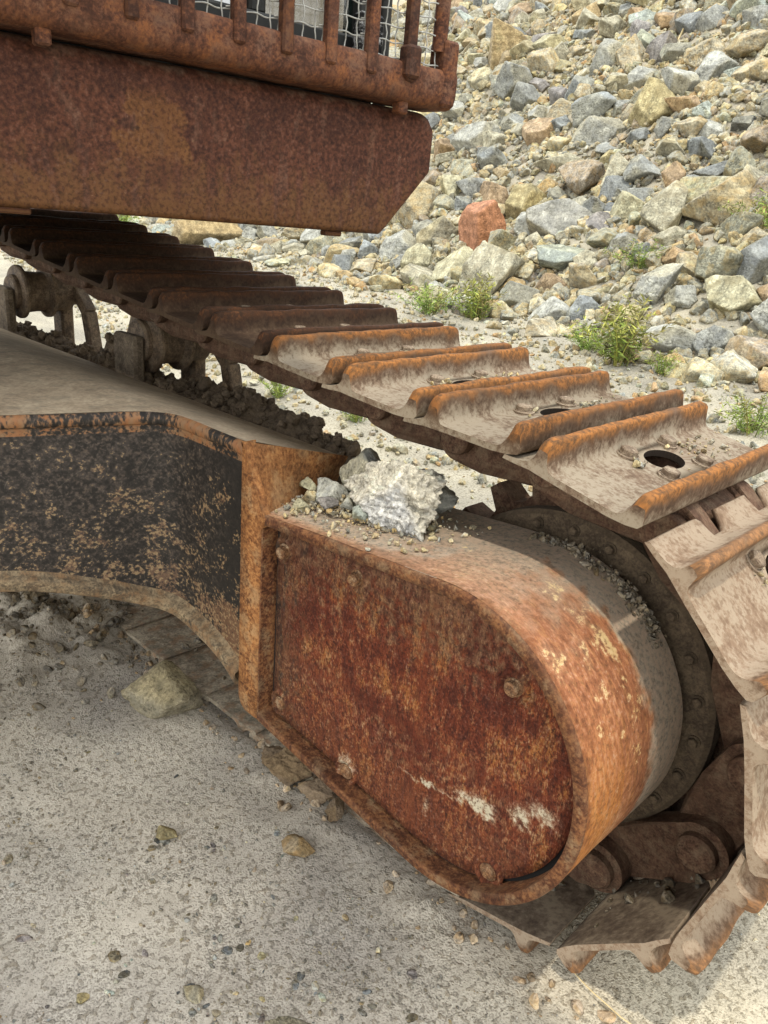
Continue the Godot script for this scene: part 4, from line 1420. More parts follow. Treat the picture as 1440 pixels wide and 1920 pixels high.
var NAMED := [
	["red", -5.30, -6.67, 0.50, 0.84, -14, "brick-red and orange rock with pale crystals standing on end at the heap foot"],
	["ochre", -8.87, -11.54, 0.96, 0.59, 5, "wide ochre boulder high on the slope just right of the wire cage"],
	["yellow", -4.43, -8.65, 0.72, 0.43, 28, "long yellow-ochre slab tilted down to the right, largest in the middle slope"],
	["bluegrey", -5.41, -8.86, 0.59, 0.38, -14, "blue-grey wedge rock left of the long yellow slab"],
	["lightgrey", -4.29, -8.92, 0.48, 0.28, 32, "pale ribbed slab just above the long yellow slab"],
	["orange", -6.02, -8.60, 0.42, 0.39, 20, "rounded orange rock above the yellow boulder in mid slope"],
	["yellow", -5.21, -7.37, 0.54, 0.45, -20, "yellow-stained grey boulder up right of the red rock"],
	["marble", -4.22, -6.69, 0.91, 0.53, 8, "largest grey marbled boulder at the heap foot"],
	["mint", -3.80, -6.11, 0.64, 0.27, 4, "flat rock with teal white top under the marbled boulder"],
	["cream", -4.36, -5.73, 0.45, 0.65, 24, "tall cream rock standing on end below the red rock"],
	["grey", -3.82, -5.48, 0.34, 0.34, 10, "grey triangular block right of the tall cream rock"],
	["orange", -3.65, -5.76, 0.34, 0.25, 0, "small orange-brown block under the teal white rock"],
	["tan", -3.31, -5.76, 0.32, 0.27, 6, "tan block right of the orange-brown block"],
	["lightgrey", -3.27, -5.30, 0.43, 0.26, 10, "grey-white block at the very foot of the heap"],
	["bluegrey", -3.01, -5.33, 0.25, 0.26, 0, "blue-grey stone beside the grey-white block at the foot"],
	["tan", -2.46, -6.56, 0.58, 0.60, -32, "biggest tan boulder on the right side of the heap"],
	["cream", -2.99, -6.45, 0.37, 0.45, 8, "cream boulder with square shoulders in the right heap"],
	["paleyellow", -3.44, -6.64, 0.35, 0.33, -10, "pale yellow split rock left of the cream boulder"],
	["paleyellow", -1.77, -5.45, 0.44, 0.32, 8, "cream-yellow block with an orange corner at the right foot"],
	["darkgrey", -1.79, -5.80, 0.32, 0.39, 30, "dark slate rock behind the cream-yellow block"],
	["tan", -1.96, -6.12, 0.30, 0.22, -25, "tan wedge stone on top of the dark slate rock"],
	["olive", -2.12, -6.21, 0.30, 0.24, -20, "olive stone under the biggest tan boulder"],
	["brown", -2.15, -6.62, 0.30, 0.33, 0, "brown stone right of the biggest tan boulder"],
	["tan", -6.71, -7.18, 0.65, 0.82, -10, "big tan grey boulder half hidden by the rusty skirt"],
	["cream", -5.98, -6.66, 0.41, 0.41, -8, "yellowish block at the left of the red rock"],
	["paleyellow", -6.45, -7.46, 0.35, 0.27, 4, "small yellow brick-like stone above the yellowish block"],
	["grey", -6.12, -7.50, 0.36, 0.29, 0, "grey stone above the red rock"],
	["bluegrey", -6.32, -8.07, 0.45, 0.35, 12, "blue-grey slab in the left middle of the slope"],
	["lightgrey", -7.08, -8.63, 0.65, 0.48, -5, "broad light grey rock under the rusty skirt corner"],
	["olive", -6.80, -8.06, 0.28, 0.39, 6, "upright olive grey stone near the skirt corner"],
	["cream", -7.46, -8.45, 0.36, 0.24, -6, "small cream stone next to the skirt edge"],
	["grey", -7.66, -10.16, 0.57, 0.56, 16, "grey rock below the wide ochre boulder"],
	["lightgrey", -5.97, -10.01, 0.47, 0.44, 14, "pale grey block in the upper middle slope"],
	["purple", -5.23, -10.12, 0.39, 0.39, 0, "purple grey rock near the dry root"],
	["tan", -3.55, -9.16, 0.37, 0.28, -8, "tan rock at the upper right edge"],
	["mint", -3.68, -8.39, 0.28, 0.22, 6, "pale mint stone right of the long yellow slab"],
	["orange", -3.39, -7.40, 0.24, 0.29, 0, "pointed orange-brown stone in the right middle slope"],
	["cream", -4.20, -7.61, 0.30, 0.33, -12, "cream stone with an ochre base in mid slope"],
	["yellow", -4.61, -8.14, 0.29, 0.20, 4, "small bright yellow stone in mid slope"],
	["ochre", -7.62, -11.91, 0.50, 0.41, -18, "ochre and grey rock near the top edge"],
	["lightgrey", -1.99, -5.03, 0.50, 0.22, 12, "long pale rock bedded in the ground by the big weed"],
	["ochre", -11.26, -6.77, 1.27, 0.76, 8, "huge smooth tan boulder seen just above the track shoes"],
	["grey", -10.89, -7.49, 0.61, 0.37, -10, "grey round rock right of the huge tan boulder"],
	["tan", -18.13, -6.77, 0.63, 0.34, 0, "tan rock in the gap at the far left"],
	["brown", -16.32, -7.02, 0.96, 0.50, 24, "brown slab in the gap under the rusty skirt"],
	["cream", -5.24, -8.09, 0.44, 0.24, 4, "whitish layered slab in mid slope"],
	["darkgrey", -3.06, -7.68, 0.50, 0.19, -16, "dark grey flat slab in the upper right heap"],
	["paleyellow", -4.72, -5.23, 0.35, 0.27, 0, "cream rock behind the left weeds"],
	["bluegrey", -6.98, -6.00, 0.31, 0.27, -14, "blue-grey rock alone on the bare ground"],
	["grey", -3.95, -6.94, 0.40, 0.35, -10, "grey brown rock in the center of the heap"],
	["bluegrey", -6.89, -6.43, 0.31, 0.24, 8, "small blue-grey stone with others above the shoes"],
	["darkgrey", -3.69, -6.90, 0.26, 0.19, 20, "small dark green-grey stone beside the pale yellow split rock"],
	["grey", -4.69, -10.31, 0.40, 0.31, 0, "grey rock in the upper right corner of the slope"],
	["tan", -7.43, -10.58, 0.46, 0.39, 10, "tan block in the upper slope right of the wide ochre boulder"],
	["grey", -3.16, -7.34, 0.27, 0.22, 0, "grey stone right of the pointed orange-brown stone"],
	["darkgrey", -2.98, -6.08, 0.20, 0.20, 6, "dark stone beside the upper weed"],
	["orange", -2.57, -6.00, 0.21, 0.17, 4, "stone with a rusty red base under the cream boulder"],
	["lightgrey", -2.47, -5.54, 0.23, 0.34, 30, "light grey stone leaning below the upper weed"],
	["paleyellow", -2.55, -5.32, 0.25, 0.18, 0, "yellowish stone behind the big weed"],
	["cream", -4.35, -6.41, 0.26, 0.20, 0, "small cream stone in the notch left of the teal white rock"],
]

var placed := []      # [x, z, radius]
var cells := {}
func free_at(x: float, z: float, r: float) -> bool:
	var cx := int(floor(x / 0.6))
	var cz := int(floor(z / 0.6))
	for i in range(-2, 3):
		for j in range(-2, 3):
			for p in cells.get(Vector2i(cx + i, cz + j), []):
				var dx: float = p[0] - x
				var dz: float = (p[1] - z) * 0.8
				if dx * dx + dz * dz < (p[2] + r) * (p[2] + r) * 0.42: return false
	return true
func take(x: float, z: float, r: float):
	var key := Vector2i(int(floor(x / 0.6)), int(floor(z / 0.6)))
	if not cells.has(key): cells[key] = []
	cells[key].append([x, z, r])

func build_rocks(cam: Camera3D):
	var big := []
	for k in 12: big.append(stone_mesh(100 + k, 4, 12 + k % 6, 0.022))
	var rng := RandomNumberGenerator.new()
	rng.seed = 4242
	var k := 0
	for r in NAMED:
		var colour: String = r[0]
		var x: float = r[1]
		var z: float = r[2]
		var o := MeshInstance3D.new()
		o.name = numbered("rock")
		o.mesh = big[(k * 5 + 7) % 12] if k > 0 else big[9]
		o.material_override = M["rock_" + colour]
		var to := atan2(cam.position.x - x, cam.position.z - z)
		var w: float = r[3] * 0.70
		var h: float = r[4] * 0.70
		var spin := Basis(Vector3(rng.randfn(), rng.randfn(), rng.randfn()).normalized(), rng.randf() * 6.0)
		o.transform = Transform3D(Basis(Vector3.UP, to) * Basis(Vector3.BACK, -deg_to_rad(r[5])) * Basis.from_scale(Vector3(w, h, (w + h) * 0.45)) * spin, Vector3(x, ground_y(x, z) + h * 0.25, z))
		add_child(o, true)
		tag(o, r[6], "rock", "rocks of the rubble heap")
		take(x, z, maxf(w, h) * 0.8)
		k += 1
	var inv := cam.transform.affine_inverse()
	var ty := tan(deg_to_rad(cam.fov) / 2.0)
	var marks := []
	var used := {}
	var shorts := {}
	for r in NAMED:
		var short := ""
		for w in String(r[6]).split(" "):
			short += ("" if short == "" else " ") + w
			if w in ["rock", "boulder", "slab", "stone", "block"]: break
		shorts[short] = shorts.get(short, 0) + 1
	for r in NAMED:
		var short := ""
		for w in String(r[6]).split(" "):
			short += ("" if short == "" else " ") + w
			if w in ["rock", "boulder", "slab", "stone", "block"]: break
		if shorts[short] > 1 or short.split(" ").size() > 6: continue
		var p: Vector3 = inv * Vector3(r[1], ground_y(r[1], r[2]), r[2])
		marks.append([short, p.x / -p.z / ty * 1.3333, p.y / -p.z / ty])
	# the rest of the heap, large to small
	var names: Array = ["grey", "grey", "lightgrey", "lightgrey", "tan", "grey", "cream", "olive", "bluegrey", "bluegrey", "ochre", "brown", "tan", "paleyellow", "mint", "darkgrey", "orange", "grey", "tan", "cream", "lightgrey", "olive", "grey", "tan", "lightgrey", "purple", "cream"]
	var words := {"grey": "mid grey", "bluegrey": "blue-grey", "lightgrey": "light grey", "cream": "cream", "tan": "tan", "ochre": "ochre", "orange": "orange-brown", "olive": "olive grey", "brown": "brown", "purple": "purple-grey", "mint": "pale mint", "paleyellow": "pale yellow", "darkgrey": "dark grey"}
	var singles := 0
	var small_xf := []
	var small_c := []
	for i in 12:
		small_xf.append([]); small_c.append([])
	for tries in 48000:
		var rad := lerpf(0.31, 0.05, pow(tries / 48000.0, 0.33))
		var x := rng.randf_range(-19.0, 3.5)
		var s := rng.randf_range(-0.5, 11.0)
		if s < 0.15 and (rng.randf() < 0.8 or rad > 0.16): continue
		var z := toe_z(x) - s
		var keep := rng.randf()
		var col: String = names[rng.randi() % names.size()]
		var sx := rng.randf_range(0.75, 1.25)
		var sy := rng.randf_range(0.6, 0.95)
		var spin := Basis(Vector3(rng.randfn(), rng.randfn(), rng.randfn()).normalized(), rng.randf() * 6.0)
		var yaw := rng.randf() * TAU
		var lean := rng.randf_range(-0.5, 0.3)
		if land.get_noise_2d(x * 3.0 + 90.0, z * 3.0) < -0.14 and rad > 0.06: continue   # bare patches of earth
		if not free_at(x, z, rad): continue
		take(x, z, rad)
		var at := Vector3(x, ground_y(x, z) + rad * 0.22, z)
		var bs := Basis(Vector3.UP, yaw) * Basis(Vector3.RIGHT, lean) * Basis.from_scale(Vector3(rad * sx * 1.25, rad * sy * 1.2, rad * 1.2)) * spin
		var p: Vector3 = inv * at
		var u := p.x / -p.z / ty * 1.3333
		var v := p.y / -p.z / ty
		var seen := p.z < 0 and absf(u) < 1.04 and absf(v) < 1.03 and not (u < 0.12 and v > 0.55) and not (u < -0.1 and v < 0.5)
		if seen and singles < 235 and rad / -p.z > 0.0105:
			singles += 1
			var o := MeshInstance3D.new()
			o.name = numbered("rock")
			o.mesh = big[rng.randi() % 12]
			o.material_override = M["rock_" + col]
			o.transform = Transform3D(bs, at)
			add_child(o, true)
			var size := "large" if rad > 0.2 else ("mid-sized" if rad > 0.14 else "small")
			# told apart by the nearest marked rock and the side of it
			var near := ""
			var best := 1e9
			var rel := Vector2.ZERO
			for q in marks:
				var dd := Vector2(u - q[1], (v - q[2]))
				if dd.length() < best:
					best = dd.length(); near = q[0]; rel = dd
			var side := "left of" if rel.x < 0.0 else "right of"
			if absf(rel.y) > absf(rel.x): side = "above" if rel.y > 0.0 else "below"
			var far := "just " if best < 0.075 else ("" if best < 0.13 else "well ")
			var label := "%s %s rock %s%s the %s" % [size, words[col], far, side, near]
			if used.has(label):
				var second := ""
				best = 1e9
				for q in marks:
					var dd := Vector2(u - q[1], (v - q[2]))
					if q[0] != near and dd.length() < best:
						best = dd.length(); second = q[0]
				label = "%s %s rock between the %s and the %s" % [size, words[col], near, second]
			used[label] = true
			tag(o, label, "rock", "rocks of the rubble heap")
		else:
			var c: Color = (ROCKS[col] as Color).lerp(Color(0.86, 0.86, 0.82), 0.3).srgb_to_linear() * Color(0.79, 0.79, 0.765)
			var m := rng.randi() % 12
			small_xf[m].append(Transform3D(bs, at))
			small_c[m].append(c)
	# gravel between them and over the floor
	for tries in 96000:
		var x := rng.randf_range(-19.0, 3.5)
		var s := rng.randf_range(-3.6, 11.0)
		var floor_part := s < 0.0
		var rad := 0.018 + 0.065 * pow(rng.randf(), 2.0)
		if floor_part:
			rad = 0.006 + 0.034 * pow(rng.randf(), 4.0)
		var z := toe_z(x) - s
		var c: Color = (ROCKS[names[rng.randi() % names.size()]] as Color).lerp(Color(0.86, 0.86, 0.82), 0.3).srgb_to_linear() * Color(0.79, 0.79, 0.765)
		var bs := Basis(Vector3(rng.randfn(), rng.randfn(), rng.randfn()).normalized(), rng.randf() * 6.0) * Basis.from_scale(Vector3(rad * rng.randf_range(0.8, 1.4), rad * rng.randf_range(0.6, 1.0), rad))
		var m := rng.randi() % 12
		if z > -0.75: continue
		small_xf[m].append(Transform3D(bs, Vector3(x, ground_y(x, z) + rad * 0.3, z)))
		small_c[m].append(c)
	for i in 12:
		scatter("loose_rubble", stone_mesh(200 + i, 2, 11, 0.02), M.stones, small_xf[i], small_c[i], "small broken stones and gravel filling the rubble heap and quarry floor")

func build_near(cam: Camera3D):
	var rng := RandomNumberGenerator.new()
	rng.seed = 99
	# single stones: colour, x, y offset, z, width, height, depth, turn, label
	var list := [
		["lightgrey", -0.905, 0.045, 0.105, 0.185, 0.155, 0.15, 20, "pale flat-topped stone on the dirt under the arch", "stone"],
		["brown", -0.315, 0.010, 0.15, 0.075, 0.03, 0.055, 40, "flat grey brown stone on the ground below the cover plate", "stone"],
		["paleyellow", -0.527, 0.008, 0.331, 0.05, 0.02, 0.04, 10, "small yellow stone half bedded in the grey dust", "stone"],
		["bluegrey", -0.02, 0.001, 0.40, 0.10, 0.012, 0.06, 0, "blue-black stone almost flush in the foreground dust", "stone"],
		["bluegrey", 0.06, 0.001, 0.36, 0.06, 0.012, 0.05, 60, "smaller dark stone beside the flush blue-black one", "stone"],
		["lightgrey", -0.20, 0.004, 0.475, 0.045, 0.016, 0.03, 0, "whitish chip in the foreground dust", "stone"],
		["brown", -0.478, 0.03, 0.035, 0.13, 0.08, 0.08, 35, "cracked clod leaning on the lower edge of the housing", "clod"],
		["brown", -0.56, 0.02, 0.02, 0.08, 0.055, 0.06, 80, "rounded clod left of the cracked clod", "clod"],
		["brown", -0.395, 0.02, 0.03, 0.07, 0.05, 0.06, 10, "small clod right of the cracked clod", "clod"],
		["grey", -0.335, 0.018, 0.03, 0.06, 0.04, 0.05, 130, "clod under the lower bolt of the cover", "clod"],
	]
	for r in list:
		var o := MeshInstance3D.new()
		o.name = numbered(r[9])
		o.mesh = stone_mesh(310 + taken[r[9]] + (20 if r[9] == "clod" else 0), 4, 12, 0.09 if r[9] == "clod" else 0.03, true, 22.0 if r[9] == "clod" else 11.0)
		var m: StandardMaterial3D = (M["rock_" + r[0]] as StandardMaterial3D).duplicate() if r[9] == "stone" else M.mud
		if r[9] == "stone":
			m.uv1_scale = Vector3.ONE * 5.0
			m.heightmap_scale = 0.35
			m.albedo_color = m.albedo_color * Color(0.95, 0.90, 0.81)
		o.material_override = m
		o.transform = Transform3D(Basis(Vector3.UP, deg_to_rad(r[7])) * Basis.from_scale(Vector3(r[4], r[5], r[6]) * 0.55), Vector3(r[1], ground_y(r[1], r[3]) + r[2], r[3]))
		add_child(o, true)
		tag(o, r[8], r[9])
	# pebbles in the dust
	var xf := [[], [], []]
	var cc := [[], [], []]
	var names: Array = ["grey", "tan", "darkgrey", "brown", "lightgrey", "bluegrey", "cream", "purple", "darkgrey", "brown"]
	for i in 5200:
		var x := rng.randf_range(-1.7, 0.9)
		var z := rng.randf_range(-0.75, 1.0)
		var dens := 0.30 + 1.5 * land.get_noise_2d(x * 12.0 + 70.0, z * 12.0)
		var rad := 0.0012 + 0.005 * pow(rng.randf(), 5.0)
		var edge := exp(-pow((z - 0.04) / 0.06, 2.0))
		if rng.randf() > dens + edge: continue
		if edge > 0.3 and rng.randf() < 0.4: rad = rng.randf_range(0.004, 0.016)
		var m := i % 3
		var c: Color = (ROCKS[names[rng.randi() % names.size()]] as Color).srgb_to_linear()
		if edge > 0.3: c = ROCKS["brown"].srgb_to_linear() * rng.randf_range(0.9, 1.3)
		var bs := Basis(Vector3(rng.randfn(), rng.randfn(), rng.randfn()).normalized(), rng.randf() * 6.0) * Basis.from_scale(Vector3(rad * rng.randf_range(0.8, 1.5), rad * 0.8, rad))
		xf[m].append(Transform3D(bs, Vector3(x, ground_y(x, z) + rad * 0.15, z)))
		cc[m].append(c)
	for i in 15000:
		var x := rng.randf_range(-1.3, 0.8)
		var z := rng.randf_range(-0.2, 0.95)
		if 0.25 + 1.4 * land.get_noise_2d(x * 9.0 + 170.0, z * 9.0) < rng.randf() * 0.7: continue
		var rad := 0.0011 + 0.0036 * pow(rng.randf(), 3.0)
		xf[i % 3].append(Transform3D(Basis(Vector3(rng.randfn(), 1, rng.randfn()).normalized(), rng.randf() * 6.0) * Basis.from_scale(Vector3(rad * 1.3, rad * 0.7, rad)), Vector3(x, ground_y(x, z) + rad * 0.1, z)))
		cc[i % 3].append(Color(0.50, 0.475, 0.43) * rng.randf_range(0.6, 1.2))
	# flat chips of coloured stone bedded in the foreground dust
	for i in 170:
		var x := -0.12 + rng.randfn() * 0.22
		var z := 0.42 + rng.randfn() * 0.16
		if z < 0.12: continue
		var rad := 0.003 + 0.010 * pow(rng.randf(), 3.0)
		var c: Color = (ROCKS[["darkgrey", "bluegrey", "bluegrey", "darkgrey", "grey", "paleyellow", "mint", "tan", "lightgrey", "purple"][rng.randi() % 10]] as Color).srgb_to_linear() * rng.randf_range(0.35, 0.9)
		xf[i % 3].append(Transform3D(Basis(Vector3.UP, rng.randf() * TAU) * Basis.from_scale(Vector3(rad * rng.randf_range(0.9, 1.7), rad * 0.3, rad)), Vector3(x, ground_y(x, z) - 0.0003, z)))
		cc[i % 3].append(c)
	# loose crumbs piled under the arch
	for i in 1100:
		var x := -1.55 + rng.randfn() * 0.2
		var z := 0.18 + rng.randfn() * 0.2
		var rad := 0.003 + 0.015 * pow(rng.randf(), 4.0)
		xf[i % 3].append(Transform3D(Basis(Vector3(rng.randfn(), 1, rng.randfn()).normalized(), rng.randf() * 6.0) * Basis.from_scale(Vector3(rad * 1.2, rad * 0.8, rad)), Vector3(x, ground_y(x, z) + rad * 0.2, z)))
		cc[i % 3].append(Color(0.42, 0.38, 0.33) * rng.randf_range(0.6, 1.0))
	for k in 3: scatter("pebbles", stone_mesh(400 + k, 1, 9, 0.04), M.stones, xf[k], cc[k], "tiny pebbles and crumbs lying in the dust around the machine")

	# lump of pale rock and its fellows on top of the housing
	var top := 0.714
	var on := [
		["lump", "lightgrey", -0.292, 0.046, -0.034, 0.225, 0.14, 0.17, 160, "big white grey lump of rock on top of the motor housing"],
		["rock", "lightgrey", -0.270, 0.030, -0.100, 0.11, 0.09, 0.09, 50, "grey knob of rock behind the right end of the white lump"],
		["rock", "lightgrey", -0.395, 0.040, -0.045, 0.09, 0.10, 0.08, 95, "grey piece against the left of the white lump"],
		["rock", "lightgrey", -0.435, 0.022, 0.010, 0.072, 0.066, 0.06, 70, "round grey stone at the left of the white lump"],
		["rock", "paleyellow", -0.497, 0.022, 0.012, 0.042, 0.035, 0.035, 0, "knobbly yellow stone farthest left on the housing"],
		["rock", "lightgrey", -0.362, 0.016, 0.026, 0.048, 0.042, 0.04, 110, "white stone in front of the lump"],
		["rock", "mint", -0.308, 0.014, 0.045, 0.042, 0.034, 0.034, 15, "pale blue-white pebble nearest the housing edge"],
		["rock", "paleyellow", -0.432, 0.010, 0.082, 0.034, 0.026, 0.03, 40, "flat ochre stone by the post on the housing"],
		["rock", "purple", -0.392, 0.012, 0.055, 0.05, 0.022, 0.04, 10, "flat purple stone beside the white stone on the housing"],
		["rock", "lightgrey", -0.255, 0.014, -0.045, 0.036, 0.034, 0.03, 30, "white chip at the right foot of the lump"],
		["rock", "lightgrey", -0.228, 0.010, -0.06, 0.02, 0.018, 0.02, 30, "tiny white pebble right of the white chip"],
		["rock", "olive", -0.195, 0.008, -0.02, 0.016, 0.014, 0.016, 30, "tiny dark pebble on the dusty housing top"],
		["rock", "tan", -0.455, 0.012, 0.045, 0.036, 0.03, 0.03, 60, "tan crumb between the yellow and the grey stone"],
	]
	for r in on:
		var o := MeshInstance3D.new()
		o.name = numbered("rock")
		var lump: bool = r[0] == "lump"
		o.mesh = stone_mesh(540 + taken["rock"], 5 if lump else 3, 13, 0.085 if lump else 0.05)
		var m: StandardMaterial3D = (M["rock_" + r[1]] as StandardMaterial3D).duplicate()
		m.uv1_scale = Vector3.ONE * 6.0
		m.heightmap_scale = 0.5 if lump else 0.3
		if lump: m.albedo_color = Color(1.0, 0.995, 0.985)
		o.material_override = m
		o.transform = Transform3D(Basis(Vector3.UP, deg_to_rad(r[8])) * Basis.from_scale(Vector3(r[5], r[6], r[7]) * 0.58), Vector3(r[2], top + 0.03 * (-0.25 - r[2]) * 0.0 + r[3] - (0.014 if r[2] < -0.4 else 0.0), r[4]))
		add_child(o, true)
		tag(o, r[9], "rock", "stones lying on the motor housing")
	# crumbs: on the housing, along the frame, on the shoes, behind the drum
	var crumbs := [[], [], []]
	var ccol := [[], [], []]
	for i in 2000:
		var x := -0.36 + rng.randfn() * 0.10
		var z := 0.0 + rng.randfn() * 0.06
		if x < -0.50 or z > 0.14 or z < -0.15 or x > -0.12: continue
		var y := 0.7 + (x + 0.45) * 0.07
		if x > -0.1: y = HC.y + sqrt(maxf(0.0, HR * HR - pow(x - HC.x, 2.0)))
		var rad := 0.001 + 0.006 * pow(rng.randf(), 4.0)
		crumbs[i % 3].append(Transform3D(Basis(Vector3(rng.randfn(), 1, rng.randfn()).normalized(), rng.randf() * 6.0) * Basis.from_scale(Vector3(rad * 1.3, rad * 0.8, rad)), Vector3(x, y + 0.004 + rad * 0.3 + 0.012 * exp(-pow((x + 0.36) / 0.09, 2.0) - pow(z / 0.07, 2.0)), z)))
		ccol[i % 3].append(ROCKS[["lightgrey", "cream", "tan", "grey"][i % 4]].srgb_to_linear() * rng.randf_range(0.7, 1.0))
	# a bank of dust behind the drum rim
	for i in 280:
		var w := deg_to_rad(rng.randf_range(38.0, 100.0))
		var z := -0.135 + rng.randfn() * 0.012
		var rad := 0.002 + 0.007 * pow(rng.randf(), 3.0)
		crumbs[i % 3].append(Transform3D(Basis(Vector3(rng.randfn(), 1, rng.randfn()).normalized(), rng.randf() * 6.0) * Basis.from_scale(Vector3(rad * 1.3, rad * 0.8, rad)), Vector3(HC.x + cos(w) * (HR + rad * 0.3), HC.y + sin(w) * (HR + rad * 0.3), z)))
		ccol[i % 3].append(Color(0.36, 0.32, 0.27) * rng.randf_range(0.75, 1.1))
	# dirt caught on the shoes, round bolts and holes
	for sh in ex.get_children():
		if not String(sh.name).begins_with("track_shoe"): continue
		var xf2: Transform3D = (sh as Node3D).transform
		if xf2.origin.x < -1.3 or xf2.basis.y.y < 0.6: continue
		for i in 110:
			var l := Vector3(0.105 + 0.075 * rng.randf(), 0.013, -0.40 + rng.randfn() * 0.07)
			if i % 2: l = Vector3(0.105 + 0.03 * rng.randf(), 0.014, -0.29 + rng.randfn() * 0.12)
			if l.z > -0.19 or l.z < -0.56: continue
			if pow((l.x - 0.134) / 0.036, 2.0) + pow((l.z + 0.292) / 0.058, 2.0) < 1.0: continue
			var rad := 0.0015 + 0.007 * pow(rng.randf(), 3.0)
			crumbs[i % 3].append(Transform3D(Basis(Vector3(rng.randfn(), 1, rng.randfn()).normalized(), rng.randf() * 6.0) * Basis.from_scale(Vector3(rad * 1.3, rad * 0.8, rad)), xf2 * (l + Vector3(0, rad * 0.4, 0))))
			ccol[i % 3].append(ROCKS[["lightgrey", "cream", "tan", "grey"][i % 4]].srgb_to_linear() * rng.randf_range(0.6, 0.95))
	# soil packed on the inside of the shoes at the bottom of the turn
	for sh in ex.get_children():
		if not String(sh.name).begins_with("track_shoe"): continue
		var xf3: Transform3D = (sh as Node3D).transform
		if xf3.basis.y.y > -0.35 or xf3.origin.x < -0.9: continue
		for i in 260:
			var l := Vector3(rng.randf_range(0.0, 0.24), 0, -0.30 + rng.randfn() * 0.10)
			if l.z > -0.05 or l.z < -0.55: continue
			var rad := 0.002 + 0.012 * pow(rng.randf(), 3.5)
			crumbs[i % 3].append(Transform3D(Basis(Vector3(rng.randfn(), 1, rng.randfn()).normalized(), rng.randf() * 6.0) * Basis.from_scale(Vector3(rad * 1.3, rad * 0.8, rad)), xf3 * (l - Vector3(0, rad * 0.4, 0))))
			ccol[i % 3].append(Color(0.36, 0.32, 0.27) * rng.randf_range(0.6, 1.1))
	for k in 3: scatter("crumbs", stone_mesh(420 + k, 1, 9, 0.05), M.stones, crumbs[k], ccol[k], "dirt crumbs and grit lying on the track shoes and the motor housing")

	# dried mud heaped along the frame under the rollers
	var mn := FastNoiseLite.new()
	mn.seed = 15
	mn.frequency = 9.0
	mn.fractal_octaves = 4
	var b := MB.new()
	b.col(Color(0.8, 0.8, 0.8))
	var rows := []
	var uvs := []
	for i in 241:
		var x := -3.0 + i * 0.01
		var r := PackedVector3Array()
		var u := PackedVector2Array()
		var end := sst(-0.58, -0.80, x)
		for k in 41:
			var z := -0.055 - 0.37 * k / 40.0 - 0.06 * sst(-1.25, -0.95, x)
			var base := 0.692 if z > -0.30 else lerpf(0.692, 0.60, clampf((-0.30 - z) / 0.05, 0, 1))
			var hump := pow(maxf(0.0, sin(PI * k / 40.0)), 0.6)
			var h := hump * end * (0.012 + 0.035 * (0.5 + mn.get_noise_2d(x * 0.5, z * 0.5)) + 0.035 * maxf(0.0, mn.get_noise_2d(x * 2.0, z * 2.0 + 30.0)) + 0.02 * mn.get_noise_2d(x * 6.0, z * 6.0))
			h += hump * 0.10 * exp(-pow((x + 1.66) / 0.10, 2.0) - pow((z + 0.2) / 0.09, 2.0)) + hump * 0.035 * exp(-pow((x + 1.15) / 0.2, 2.0))
			r.append(Vector3(x, base - 0.012 + h, z)); u.append(Vector2(x, z))
		rows.append(r); uvs.append(u)
	b.grid(rows, uvs)
	var mud := part("dried_mud", b.done(), M.mud, self)
	tag(mud, "ridge of dried crumbly mud along the frame under the rollers", "mud", "", "stuff")
	var cx := [[], [], []]
	var ck := [[], [], []]
	for i in 2200:
		var x := rng.randf_range(-2.6, -0.66)
		var z := -0.20 + rng.randfn() * 0.08
		if x > -1.0: z -= 0.05
		var row: PackedVector3Array = rows[clampi(int((x + 3.0) / 0.01), 0, 240)]
		var yy := 0.70
		var best := 9.0
		for p in row:
			if absf(p.z - z) < best:
				best = absf(p.z - z); yy = p.y
		if best > 0.03: continue
		var rad := 0.003 + 0.016 * pow(rng.randf(), 3.0)
		cx[i % 3].append(Transform3D(Basis(Vector3(rng.randfn(), 1, rng.randfn()).normalized(), rng.randf() * 6.0) * Basis.from_scale(Vector3(rad * 1.1, rad * 0.9, rad)), Vector3(x, yy + rad * 0.35, z)))
		ck[i % 3].append(Color.WHITE * rng.randf_range(0.65, 0.95))
	for k in 3: scatter("mud_clods", stone_mesh(430 + k, 2, 9, 0.12, false), M.mud, cx[k], ck[k], "clods of dried mud on the ridge along the frame")

